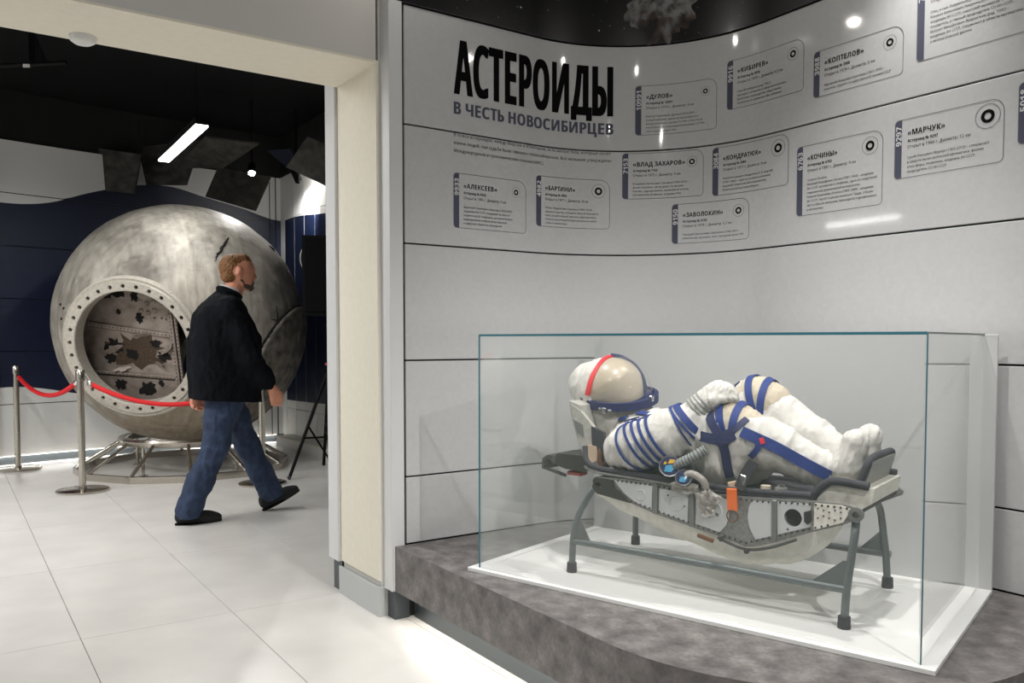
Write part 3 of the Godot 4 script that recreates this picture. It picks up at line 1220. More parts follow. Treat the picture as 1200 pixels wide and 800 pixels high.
func build_case() -> void:
	var ux := Vector3(0.3013, 0, 0.9535).normalized()
	case_xf = Transform3D(Basis(ux, Vector3.UP, ux.cross(Vector3.UP)), Vector3(1.636, 0.335, -2.699))
	var c := thing("display_case", "frameless glass display case with a white base around the spacesuit", "display case", case_xf)
	var L := 1.628
	var D := 0.914
	part("base_plate", MB.new().box(q3(L / 2, -0.0075, D / 2), Vector3(L, 0.015, D), Basis(), 0.0015), M.case_white, c, "white base plate")
	part("back_panel", MB.new().box(q3(L / 2, 0.443, D - 0.01), Vector3(L, 0.886, 0.018), Basis(), 0.001), M.case_back, c, "white back panel")
	var g := 0.045
	var f := 0.024
	var b := D - 0.02
	var h := 0.884
	part("glass_pane", MB.new().box(q3(L / 2, h / 2, f), Vector3(L - 2 * g, h, 0.006)), M.glass, c, "front glass pane")
	part("glass_pane", MB.new().box(q3(g, h / 2, (f + b) / 2), Vector3(0.006, h, b - f - 0.008)), M.glass, c, "side glass pane")
	part("glass_pane", MB.new().box(q3(L - g, h / 2, (f + b) / 2), Vector3(0.006, h, b - f - 0.008)), M.glass, c, "side glass pane")
	part("glass_lid", MB.new().box(q3(L / 2, h + 0.003, (f + b) / 2), Vector3(L - 2 * g, 0.006, b - f)), M.glass, c, "glass lid")
	var e := MB.new()
	e.box(q3(L / 2, h + 0.001, f - 0.0035), Vector3(L - 2 * g + 0.006, 0.008, 0.002))
	part("glass_edge", e, M.glass_edge, c, "polished teal edge of the glass")
	for u in [g - 0.0045, L - g + 0.0045]:
		part("glass_edge", MB.new().box(q3(u, h / 2, f), Vector3(0.003, h, 0.0066)), M.glass_edge, c)
	part("glass_edge", MB.new().box(q3(L - g + 0.0035, h + 0.002, (f + b) / 2), Vector3(0.002, 0.006, b - f)), M.hose_grey, c)


# ---------------------------------------------------------------- launch seat on its stand
func ease_path(pts: Array, per := 6) -> Array:
	# a smooth line through points
	var out := []
	for i in pts.size() - 1:
		var p0: Vector3 = pts[maxi(0, i - 1)]
		var p3: Vector3 = pts[mini(pts.size() - 1, i + 2)]
		for k in per:
			out.append(pts[i].cubic_interpolate(pts[i + 1], p0, p3, float(k) / per))
	out.append(pts[-1])
	return out


func rounded_path(pts: Array, r: float) -> Array:
	# straight runs with rounded bends, as in bent tube
	var out := [pts[0]]
	for i in range(1, pts.size() - 1):
		var a: Vector3 = pts[i - 1]
		var b: Vector3 = pts[i]
		var c: Vector3 = pts[i + 1]
		var d := minf(r, minf(a.distance_to(b), b.distance_to(c)) * 0.45)
		var p := b + (a - b).normalized() * d
		var q := b + (c - b).normalized() * d
		for k in 7:
			var t := k / 6.0
			out.append(p.lerp(b, t).lerp(b.lerp(q, t), t))
	out.append(pts[-1])
	return out


func build_seat() -> void:
	# tubular stand
	var s := thing("seat_stand", "grey tubular steel stand carrying the launch seat inside the glass case", "stand", case_xf)
	var lay := [
		[q3(1.34, 0.012, 0.19), q3(1.345, 0.12, 0.19), q3(1.366, 0.315, 0.205), q3(1.335, 0.325, 0.3), q3(1.305, 0.325, 0.6), q3(1.31, 0.29, 0.69), q3(1.327, 0.12, 0.71), q3(1.334, 0.012, 0.71)],
		[q3(0.352, 0.012, 0.19), q3(0.357, 0.13, 0.19), q3(0.375, 0.21, 0.19), q3(0.445, 0.335, 0.2), q3(0.45, 0.35, 0.3), q3(0.43, 0.35, 0.6), q3(0.40, 0.30, 0.70), q3(0.34, 0.2, 0.71), q3(0.326, 0.12, 0.71), q3(0.327, 0.012, 0.71)]]
	for a in lay:
		part("bent_leg", MB.new().tube(rounded_path(a, 0.05), 0.0125, 12), M.stand_paint, s)
	for v: float in [0.19, 0.71]:
		part("rail", MB.new().rod(q3(0.357, 0.118, v), q3(1.343, 0.118, v), 0.0125, 12), M.stand_paint, s)
	for q in [[1.34, 0.19], [1.334, 0.71], [0.352, 0.19], [0.327, 0.71]]:
		part("rubber_foot", MB.new().lathe([Vector2(0.0, 0.0), Vector2(0.019, 0.0), Vector2(0.0195, 0.004), Vector2(0.018, 0.036), Vector2(0.012, 0.038)], 18, Transform3D(Basis(), q3(q[0], 0.0, q[1]))), M.rubber, s, "black rubber foot")
	for g in [[0.188, [Vector2(0.362, 0.122), Vector2(0.44, 0.118), Vector2(0.385, 0.215), Vector2(0.37, 0.205)]], [0.188, [Vector2(1.342, 0.122), Vector2(1.235, 0.122), Vector2(1.335, 0.205), Vector2(1.350, 0.205)]], [0.708, [Vector2(1.328, 0.122), Vector2(1.235, 0.122), Vector2(1.315, 0.205), Vector2(1.32, 0.2)]], [0.708, [Vector2(0.33, 0.122), Vector2(0.43, 0.122), Vector2(0.35, 0.205), Vector2(0.337, 0.2)]]]:
		part("gusset", MB.new().prism(g[1], -g[0] - 0.003, -g[0] + 0.003), M.stand_paint, s)
	# seat
	var t := thing("launch_seat", "riveted metal launch seat with a lumpy white moulded underside holding the spacesuit", "seat", case_xf)
	var outline := [Vector2(0.452, 0.368), Vector2(0.55, 0.371), Vector2(0.667, 0.370), Vector2(0.75, 0.362), Vector2(0.837, 0.355), Vector2(1.023, 0.359), Vector2(1.239, 0.371), Vector2(1.325, 0.374), Vector2(1.36, 0.366), Vector2(1.385, 0.348), Vector2(1.38, 0.334), Vector2(1.365, 0.328), Vector2(1.327, 0.309), Vector2(1.24, 0.276), Vector2(1.115, 0.223), Vector2(1.06, 0.203), Vector2(1.02, 0.197), Vector2(0.954, 0.213), Vector2(0.831, 0.235), Vector2(0.695, 0.261), Vector2(0.586, 0.290), Vector2(0.452, 0.305), Vector2(0.440, 0.33)]
	var holes := [[Vector2(1.178, 0.312), 0.028], [Vector2(0.463, 0.337), 0.012], [Vector2(0.925, 0.289), 0.006], [Vector2(1.162, 0.273), 0.004], [Vector2(0.745, 0.333), 0.0035], [Vector2(0.808, 0.302), 0.0035]]
	for v: float in [0.2, 0.688]:
		part("side_wall", holed_prism(outline, holes if v < 0.4 else [], -v - 0.012, -v), M.seat_metal, t, "riveted grey metal side wall")
	var face := -0.2
	for pl in [
		[Vector2(0.53, 0.362), Vector2(0.655, 0.361), Vector2(0.685, 0.358), Vector2(0.682, 0.276), Vector2(0.62, 0.292), Vector2(0.575, 0.318)],
		[Vector2(0.712, 0.354), Vector2(0.822, 0.346), Vector2(0.819, 0.25), Vector2(0.71, 0.272)],
		[Vector2(0.85, 0.345), Vector2(0.955, 0.345), Vector2(0.965, 0.33), Vector2(0.968, 0.29), Vector2(0.955, 0.255), Vector2(0.935, 0.232), Vector2(0.85, 0.248)],
		[Vector2(1.045, 0.349), Vector2(1.108, 0.353), Vector2(1.112, 0.246), Vector2(1.058, 0.225), Vector2(1.038, 0.26), Vector2(1.03, 0.295), Vector2(1.035, 0.33)]]:
		part("side_plate", holed_prism(pl, holes, face, face + 0.0035), M.seat_plate, t, "pale pressed plate in the side wall")
	part("side_plate", holed_prism([Vector2(1.128, 0.356), Vector2(1.13, 0.252), Vector2(1.232, 0.291), Vector2(1.232, 0.362)], holes, face, face + 0.0035), M.seat_plate, t, "pale plate with a round lightening hole")
	part("black_patch", MB.new().prism([Vector2(1.213, 0.335), Vector2(1.234, 0.343), Vector2(1.236, 0.31), Vector2(1.226, 0.297), Vector2(1.214, 0.305)], face + 0.0035, face + 0.007), M.patch_black, t)  # small flat black shape on the plate
	for rb in [[0.697, 0.366, 0.262], [0.835, 0.354, 0.236], [1.119, 0.361, 0.228]]:
		part("rib", MB.new().box(Vector3(rb[0], (rb[1] + rb[2]) / 2, face + 0.004), Vector3(0.017, rb[1] - rb[2], 0.008), Basis(), 0.002), M.seat_rib, t)
	for c in [[0.64, 0.322, 0.018], [0.777, 0.31, 0.026], [0.912, 0.30, 0.030]]:
		var rg := []
		for k in 24:
			rg.append(Vector3(c[0] + cos(TAU * k / 24) * c[2], c[1] + sin(TAU * k / 24) * c[2], face + 0.003))
		part("pressed_ring", MB.new().tube(rg, 0.0024, 6, false, true), M.seat_plate, t)
	part("lug_plate", MB.new().prism([Vector2(1.243, 0.366), Vector2(1.325, 0.369), Vector2(1.355, 0.360), Vector2(1.33, 0.318), Vector2(1.243, 0.283)], face, face + 0.004), M.seat_shell, t, "riveted beige end plate")
	part("lug_eye", MB.new().lathe([Vector2(0.010, 0.0), Vector2(0.02, 0.0), Vector2(0.022, 0.002), Vector2(0.022, 0.014), Vector2(0.01, 0.016), Vector2(0.01, 0.0)], 20, Transform3D(Basis(Vector3.RIGHT, PI / 2), Vector3(1.368, 0.347, face - 0.002))), M.seat_rib, t)
	var rv := MB.new()
	for i in 44:
		var u := 0.545 + i * 0.0185
		var yt := 0.366 - (0.012 * smoothstep(0.67, 0.84, u)) + 0.012 * smoothstep(1.02, 1.26, u)
		rv.ball(Vector3(u, yt - 0.004, face + 0.004), 0.0042, 6)
		if u > 0.6 and u < 1.3:
			var yb := 0.287 - (u - 0.586) * 0.205 if u < 1.02 else 0.197 + (u - 1.02) * 0.362
			rv.ball(Vector3(u, yb + 0.011, face + 0.003), 0.0042, 6)
	for i in 10:
		rv.ball(Vector3(1.255 + 0.017 * (i % 5), 0.352 - 0.022 * (i / 5) - 0.004 * (i % 3), face + 0.005), 0.003, 6)
	tag(part("rivet", rv, M.rivet, t), "", "", "", "stuff")
	part("head_bracket", holed_prism([Vector2(0.449, 0.366), Vector2(0.525, 0.362), Vector2(0.528, 0.335), Vector2(0.56, 0.318), Vector2(0.598, 0.288), Vector2(0.55, 0.294), Vector2(0.458, 0.307), Vector2(0.438, 0.33)], holes, face, face + 0.006), M.seat_dark, t, "dark olive bracket plate")
	# moulded belly
	var bot := [[0.44, 0.275], [0.50, 0.232], [0.614, 0.193], [0.717, 0.155], [0.79, 0.142], [0.848, 0.127], [0.942, 0.107], [1.01, 0.103], [1.076, 0.115], [1.13, 0.128], [1.165, 0.145], [1.195, 0.18], [1.21, 0.225], [1.218, 0.275]]
	var topb := [[0.44, 0.31], [0.586, 0.296], [0.831, 0.243], [1.02, 0.205], [1.115, 0.230], [1.24, 0.283]]
	var nz := FastNoiseLite.new()
	nz.seed = 12
	nz.frequency = 6.0
	var rows := []
	for i in 61:
		var u := lerpf(0.44, 1.218, i / 60.0)
		var yb := curve_y(bot, u) + 0.006 * nz.get_noise_1d(u * 4.0)
		var yt := curve_y(topb, u)
		var row := []
		for k in 25:
			var x := k / 12.0 - 1.0
			var dep := pow(1.0 - pow(absf(x), 3.2), 0.5)
			row.append(q3(u, yt - (yt - yb) * dep + 0.004 * nz.get_noise_2d(u * 3.0, x * 2.0), 0.45 + x * 0.243))
		rows.append(row)
	part("belly_shell", MB.new().grid(rows, false, false, true), M.seat_shell, t, "lumpy off-white moulded underside")
	part("rust_patch", MB.new().box(q3(0.885, 0.205, 0.197), Vector3(0.06, 0.014, 0.01), Basis(Vector3(0, 0, 1), -0.22), 0.003), M.rust, t, "rusty slot in the white underside")
	part("rim_channel", MB.new().tube(ease_path([q3(0.93, 0.214, 0.195), q3(1.02, 0.190, 0.195), q3(1.10, 0.205, 0.195), q3(1.19, 0.245, 0.195)]), 0.005, 8), M.seat_dark, t)
	for q in [[0.945, 0.212], [1.032, 0.185]]:
		part("bolt", MB.new().lathe([Vector2(0.0, 0.014), Vector2(0.008, 0.014), Vector2(0.008, 0.0)], 12, Transform3D(Basis(Vector3.RIGHT, PI / 2), q3(q[0], q[1], 0.198))), M.rivet, t)
	# pan and padding
	part("seat_pan", MB.new().box(q3(0.84, 0.345, 0.45), Vector3(0.84, 0.03, 0.47), Basis(), 0.01), M.rubber, t, "dark seat lining")
	for v: float in [0.207, 0.683]:
		part("edge_padding", MB.new().tube(ease_path([q3(0.385, 0.47, v + 0.02), q3(0.405, 0.42, v), q3(0.46, 0.398, v), q3(0.60, 0.39, v), q3(0.75, 0.386, v), q3(0.88, 0.382, v), q3(1.0, 0.376, v + 0.01), q3(1.225, 0.384, v + 0.02)]), 0.0105, 10), M.rubber, t, "dark padded edge")
		part("edge_rail", MB.new().tube(ease_path([q3(0.40, 0.40, v - 0.004), q3(0.45, 0.384, v - 0.004), q3(0.60, 0.378, v - 0.004), q3(0.75, 0.371, v - 0.004), q3(0.9, 0.366, v - 0.004)]), 0.006, 8), M.seat_metal, t)
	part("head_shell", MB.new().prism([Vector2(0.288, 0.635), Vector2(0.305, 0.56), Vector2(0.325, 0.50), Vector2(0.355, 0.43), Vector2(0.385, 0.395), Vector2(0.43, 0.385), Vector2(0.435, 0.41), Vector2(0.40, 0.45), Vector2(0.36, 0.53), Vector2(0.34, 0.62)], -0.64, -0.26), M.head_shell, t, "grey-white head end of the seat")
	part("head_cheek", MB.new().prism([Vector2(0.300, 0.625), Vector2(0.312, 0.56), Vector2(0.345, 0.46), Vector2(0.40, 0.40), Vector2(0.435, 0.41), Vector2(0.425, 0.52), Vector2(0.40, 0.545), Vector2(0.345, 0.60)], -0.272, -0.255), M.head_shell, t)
	part("grey_patch", MB.new().prism([Vector2(0.315, 0.565), Vector2(0.355, 0.548), Vector2(0.362, 0.502), Vector2(0.332, 0.515)], -0.256, -0.252), M.seat_rib, t, "grey rectangular patch")
	part("head_handle", MB.new().prism([Vector2(0.255, 0.412), Vector2(0.165, 0.412), Vector2(0.155, 0.398), Vector2(0.115, 0.402), Vector2(0.090, 0.385), Vector2(0.088, 0.345), Vector2(0.098, 0.342), Vector2(0.104, 0.376), Vector2(0.125, 0.388), Vector2(0.14, 0.37), Vector2(0.205, 0.352), Vector2(0.3, 0.35), Vector2(0.34, 0.37), Vector2(0.34, 0.41)], -0.56, -0.36), M.seat_dark, t, "dark metal handle frame at the head end")
	part("handle_bar", MB.new().rod(q3(0.095, 0.347, 0.37), q3(0.20, 0.325, 0.37), 0.007, 8).rod(q3(0.095, 0.347, 0.55), q3(0.20, 0.325, 0.55), 0.007, 8).rod(q3(0.095, 0.347, 0.37), q3(0.095, 0.347, 0.55), 0.007, 8), M.seat_dark, t)
	part("red_latch", MB.new().box(q3(0.235, 0.335, 0.40), Vector3(0.07, 0.016, 0.05), Basis(), 0.004), M.red_plastic, t, "dull red latch")
	# foot end
	part("foot_box", MB.new().prism([Vector2(1.222, 0.355), Vector2(1.235, 0.385), Vector2(1.262, 0.415), Vector2(1.285, 0.424), Vector2(1.375, 0.418), Vector2(1.40, 0.418), Vector2(1.392, 0.37), Vector2(1.36, 0.348), Vector2(1.30, 0.350)], -0.585, -0.265), M.seat_shell, t, "white foot box")
	for v: float in [0.262, 0.588]:
		part("foot_padding", MB.new().tube(ease_path([q3(1.21, 0.345, v), q3(1.225, 0.385, v), q3(1.258, 0.420, v), q3(1.29, 0.430, v), q3(1.385, 0.424, v)]), 0.013, 10), M.rubber, t, "dark padded foot edge")
	part("foot_padding", MB.new().tube(rounded_path([q3(1.352, 0.42, 0.275), q3(1.378, 0.50, 0.285), q3(1.378, 0.505, 0.35), q3(1.378, 0.505, 0.50), q3(1.378, 0.50, 0.565), q3(1.352, 0.42, 0.575)], 0.03), 0.012, 10), M.rubber, t)
	part("foot_plate", MB.new().box(q3(1.372, 0.455, 0.425), Vector3(0.01, 0.09, 0.28), Basis(Vector3(0, 0, 1), -0.28), 0.003), M.seat_metal, t, "ribbed metal foot plate")
	part("cross_bar", MB.new().box(q3(1.338, 0.342, 0.45), Vector3(0.05, 0.016, 0.49), Basis(), 0.004), M.seat_dark, t, "dark cross bar of the foot end")
	# fittings on the near edge
	for f in [[1.075, 0.372, 0.016, 0.026, "suit_beige"], [1.125, 0.374, 0.02, 0.022, "seat_metal"], [1.125, 0.396, 0.012, 0.01, "chrome"]]:
		part("fitting", MB.new().lathe([Vector2(f[2], 0.0), Vector2(f[2] * 1.05, f[3] * 0.5), Vector2(f[2], f[3]), Vector2(0.0, f[3])], 16, Transform3D(Basis(), q3(f[0], f[1], 0.235))), M[f[4]], t)
	part("buckle", MB.new().box(q3(1.005, 0.405, 0.205), Vector3(0.022, 0.05, 0.006), Basis(Vector3(0, 0, 1), -0.3), 0.002), M.chrome, t, "silver buckle")
	part("lap_strap", MB.new().strap(ease_path([q3(1.03, 0.47, 0.245), q3(1.015, 0.43, 0.212), q3(1.0, 0.385, 0.2)]), filled(Vector3(0.3, 0.1, 1).normalized(), 13), 0.034, 0.002), M.rubber, t)


func filled(v: Vector3, n: int) -> Array:
	var out := []
	for i in n:
		out.append(v)
	return out


# ---------------------------------------------------------------- spacesuit
func lay(f: Field, pts: Array, off: float, per := 8) -> Array:
	# a line laid onto a body: [points, normals]
	var ps := []
	var ns := []
	for p in ease_path(pts, per):
		var r := f.onto(p, off)
		ps.append(r[0])
		ns.append(r[1])
	return [ps, ns]


func band(f: Field, ctr: Vector3, axis: Vector3, off: float, seg := 36) -> Array:
	var b := axis_to(axis)
	var ps := []
	var ns := []
	for i in seg:
		var a := TAU * i / seg
		var r := f.cast(ctr, b.x * cos(a) + b.z * sin(a), off)
		ps.append(r[0])
		ns.append(r[1])
	return [ps, ns]


func wrinkled(res: Array, amp: float, freq: float, sd: int) -> MB:
	# a meshed body with creases pressed into its cloth
	var m := MB.new()
	m.indexed(res[0], res[1])
	var nz := FastNoiseLite.new()
	nz.seed = sd
	nz.frequency = freq
	nz.fractal_type = FastNoiseLite.FRACTAL_RIDGED
	nz.fractal_octaves = 2
	var pv: PackedVector3Array = res[0]
	var moved := PackedVector3Array()
	moved.resize(pv.size())
	for i in pv.size():
		moved[i] = pv[i] + m.n[i] * (amp * (nz.get_noise_3dv(pv[i] * Vector3(2.2, 0.8, 0.8)) - 0.8))
	var o := MB.new()
	o.indexed(moved, res[1])
	return o


func build_suit() -> void:
	var s := thing("spacesuit", "white spacesuit with blue stripes lying knees up on the launch seat", "spacesuit", case_xf)
	var near := Field.new()
	near.k = 0.012
	near.chain([[q3(0.525, 0.462, 0.275), 0.078], [q3(0.60, 0.487, 0.255), 0.081], [q3(0.70, 0.523, 0.265), 0.083], [q3(0.765, 0.565, 0.285), 0.070], [q3(0.798, 0.597, 0.297), 0.060]])
	var body := Field.new()
	body.k = 0.016
	body.a = near.a.duplicate()
	body.b = near.b.duplicate()
	body.ra = near.ra.duplicate()
	body.rb = near.rb.duplicate()
	body.chain([[q3(0.49, 0.465, 0.62), 0.085], [q3(0.60, 0.487, 0.655), 0.08], [q3(0.70, 0.515, 0.65), 0.075], [q3(0.79, 0.58, 0.62), 0.06]])
	body.chain([[q3(0.43, 0.515, 0.45), 0.095], [q3(0.50, 0.478, 0.45), 0.122], [q3(0.60, 0.462, 0.45), 0.138], [q3(0.74, 0.45, 0.45), 0.118], [q3(0.86, 0.455, 0.45), 0.125]])
	body.bone(q3(0.535, 0.47, 0.34), q3(0.535, 0.47, 0.56), 0.095, 0.095)
	body.bone(q3(0.88, 0.455, 0.36), q3(0.88, 0.455, 0.56), 0.11, 0.11)
	# near leg, far leg
	var leg := Field.new()
	leg.k = 0.014
	leg.chain([[q3(0.895, 0.455, 0.34), 0.105], [q3(0.897, 0.52, 0.335), 0.096], [q3(0.897, 0.562, 0.335), 0.085]])
	leg.chain([[q3(0.907, 0.558, 0.335), 0.082], [q3(1.02, 0.529, 0.335), 0.077], [q3(1.09, 0.502, 0.338), 0.071], [q3(1.20, 0.457, 0.345), 0.057], [q3(1.26, 0.442, 0.35), 0.05]])
	var leg2 := Field.new()
	leg2.k = 0.014
	leg2.chain([[q3(0.87, 0.46, 0.57), 0.105], [q3(0.885, 0.56, 0.585), 0.09], [q3(0.888, 0.632, 0.59), 0.082]])
	leg2.chain([[q3(0.895, 0.632, 0.59), 0.080], [q3(1.0, 0.585, 0.585), 0.076], [q3(1.12, 0.522, 0.56), 0.067], [q3(1.26, 0.46, 0.52), 0.048]])
	for l in [leg, leg2]:
		for i in l.a.size():
			body.bone(l.a[i], l.b[i], l.ra[i], l.rb[i])
	part("suit_body", wrinkled(body.surface(0.0075), 0.0075, 8.0, 5), M.suit_cloth, s, "creased white suit fabric")
	# boots
	for q in [[0.345, 0.0], [0.50, 0.004]]:
		var bt := Field.new()
		bt.k = 0.012
		var v: float = q[0]
		var dy: float = q[1]
		bt.chain([[q3(1.255, 0.455 + dy, v), 0.05], [q3(1.30, 0.47 + dy, v), 0.045], [q3(1.318, 0.545 + dy, v), 0.036]])
		bt.bone(q3(1.30, 0.465 + dy, v - 0.02), q3(1.325, 0.55 + dy, v - 0.022), 0.03, 0.028)
		bt.bone(q3(1.30, 0.465 + dy, v + 0.02), q3(1.325, 0.55 + dy, v + 0.022), 0.03, 0.028)
		part("boot", wrinkled(bt.surface(0.006), 0.005, 16.0, 9), M.suit_cloth, s, "white soft boot")
	# gloves with bent fingers
	for h in [[q3(0.798, 0.60, 0.297), Vector3(0.62, 0.72, -0.22), 1.0], [q3(0.79, 0.59, 0.61), Vector3(0.6, 0.75, 0.15), -1.0]]:
		var g := Field.new()
		g.k = 0.009
		var o: Vector3 = h[0]
		var d: Vector3 = h[1].normalized()
		var side := d.cross(Vector3(0, 0, 1)).normalized()
		var wide := side.cross(d).normalized()
		g.chain([[o, 0.056], [o + d * 0.04, 0.055], [o + d * 0.085, 0.043], [o + d * 0.115, 0.04]])
		g.bone(o + d * 0.105 + wide * 0.022, o + d * 0.105 - wide * 0.022, 0.032, 0.032)
		for i in 4:
			var w := wide * (0.033 - 0.022 * i)
			var len := [0.030, 0.036, 0.034, 0.026][i] as float
			var k0 := o + d * 0.125 + w
			var k1 := k0 + d * len * 0.55 + side * len * 0.75
			var k2 := k1 - d * len * 0.25 + side * len * 0.9
			g.chain([[o + d * 0.10 + w, 0.015], [k0, 0.0145], [k1, 0.0125], [k2, 0.0115]])
		g.chain([[o + d * 0.06 + wide * 0.035 * h[2], 0.018], [o + d * 0.09 + wide * 0.055 * h[2] + side * 0.02, 0.015], [o + d * 0.115 + wide * 0.05 * h[2] + side * 0.04, 0.012]])
		part("glove", wrinkled(g.surface(0.0045), 0.004, 20.0, 21), M.suit_cloth, s, "white creased glove")
		if h[2] > 0.0:
			for i in 4:
				var bd := band(g, o + d * (0.022 + 0.014 * i), d, 0.001, 30)
				part("cuff_seam", MB.new().strap(bd[0], bd[1], 0.003, 0.0016, true), M.hose_grey, s)
	# sleeve stripes and cuff
	var marks := [[0, 0.85, 0.008], [1, 0.08, 0.009], [1, 0.36, 0.010], [1, 0.62, 0.010], [1, 0.90, 0.010], [2, 0.92, 0.006], [3, 0.12, 0.009], [3, 0.58, 0.024]]
	for mk in marks:
		var i: int = mk[0]
		var ctr := near.a[i].lerp(near.b[i], mk[1])
		var ax := (near.b[i] - near.a[i]).normalized()
		ax = (ax + Vector3(-0.12, 0.25, 0.0)).normalized() if i < 2 else ax
		var bd := band(near, ctr, ax, 0.005)
		part("sleeve_stripe", MB.new().strap(bd[0], bd[1], mk[2], 0.0025, true), M.suit_blue, s, "blue stripe round the sleeve")
	# knee covers and harness straps
	for kn in [[leg, 0.335, -0.028, 0.0], [leg2, 0.59, -0.032, 0.072]]:
		var f: Field = kn[0]
		var v: float = kn[1]
		var du: float = kn[2]
		var dy: float = kn[3]
		var cover := Field.new()
		cover.k = 0.012
		cover.chain([[q3(0.925 + du, 0.545 + dy, v), 0.087], [q3(0.935 + du, 0.572 + dy, v), 0.084], [q3(0.985 + du, 0.555 + dy, v), 0.084]])
		part("knee_cover", wrinkled(cover.surface(0.007), 0.004, 16.0, 31), M.suit_beige, s, "beige knee cover")
		for st in [[0.962, 0.585, Vector3(1.0, 0.30, 0.0)], [0.995, 0.57, Vector3(1.0, -0.05, 0.0)]]:
			var bd := band(cover, q3(st[0] - 0.015 + du, st[1] - 0.018 + dy, v), st[2], 0.003)
			part("knee_strap", MB.new().strap(bd[0], bd[1], 0.025, 0.0025, true), M.suit_blue, s, "blue strap over the knee")
		if dy == 0.0:
			for line in [
				[[q3(0.862, 0.625, 0.30), q3(0.885, 0.585, 0.255), q3(0.915, 0.548, 0.235), q3(0.935, 0.50, 0.23), q3(0.945, 0.44, 0.232), q3(0.955, 0.40, 0.235)], 0.030],
				[[q3(0.845, 0.54, 0.245), q3(0.89, 0.536, 0.232), q3(0.93, 0.535, 0.23), q3(0.965, 0.555, 0.24)], 0.034],
				[[q3(0.92, 0.545, 0.235), q3(0.965, 0.575, 0.24), q3(0.995, 0.61, 0.27)], 0.022]]:
				var ld := lay(f, line[0], 0.006)
				part("harness_strap", MB.new().strap(ld[0], ld[1], line[1], 0.0025), M.suit_navy, s, "navy harness strap")
			var sh := lay(f, [q3(0.985, 0.565, 0.25), q3(1.04, 0.545, 0.25), q3(1.10, 0.52, 0.258), q3(1.18, 0.478, 0.275), q3(1.255, 0.44, 0.30)], 0.004)
			part("leg_stripe", MB.new().strap(sh[0], sh[1], 0.036, 0.002), M.suit_blue, s, "broad blue stripe along the shin")
			var tb := lay(f, [q3(1.03, 0.55, 0.25), q3(1.045, 0.52, 0.245), q3(1.015, 0.478, 0.242)], 0.007)
			part("loose_strap", MB.new().strap(tb[0], tb[1], 0.02, 0.002), M.suit_blue, s, "loose blue strap end")
			var rd := lay(f, [q3(1.052, 0.548, 0.25), q3(1.06, 0.53, 0.248)], 0.0075)
			part("red_tab", MB.new().strap(rd[0], rd[1], 0.014, 0.002), M.suit_red, s)
		else:
			var ld := lay(f, [q3(0.835, 0.715, 0.57), q3(0.815, 0.685, 0.54), q3(0.825, 0.63, 0.52), q3(0.85, 0.58, 0.51)], 0.006)
			part("harness_strap", MB.new().strap(ld[0], ld[1], 0.028, 0.0025), M.suit_navy, s)
	part("strap_end", MB.new().box(q3(0.972, 0.388, 0.215), Vector3(0.03, 0.03, 0.012), Basis(Vector3(0, 0, 1), 0.3), 0.003), M.tan_leather, s, "tan leather strap end")
	part("orange_tag", MB.new().box(q3(0.982, 0.347, 0.186), Vector3(0.034, 0.074, 0.008), Basis(Vector3(0, 0, 1), 0.05), 0.002), M.orange_tape, s, "bright orange pull tag")
	var rg := []
	for k in 20:
		rg.append(q3(0.985 + cos(TAU * k / 20) * 0.019, 0.295 + sin(TAU * k / 20) * 0.019, 0.182))
	part("pull_ring", MB.new().tube(rg, 0.0024, 8, false, true), M.brown_leather, s, "dark ring on the orange tag")
	build_helmet(s, body)
	build_hoses(s)


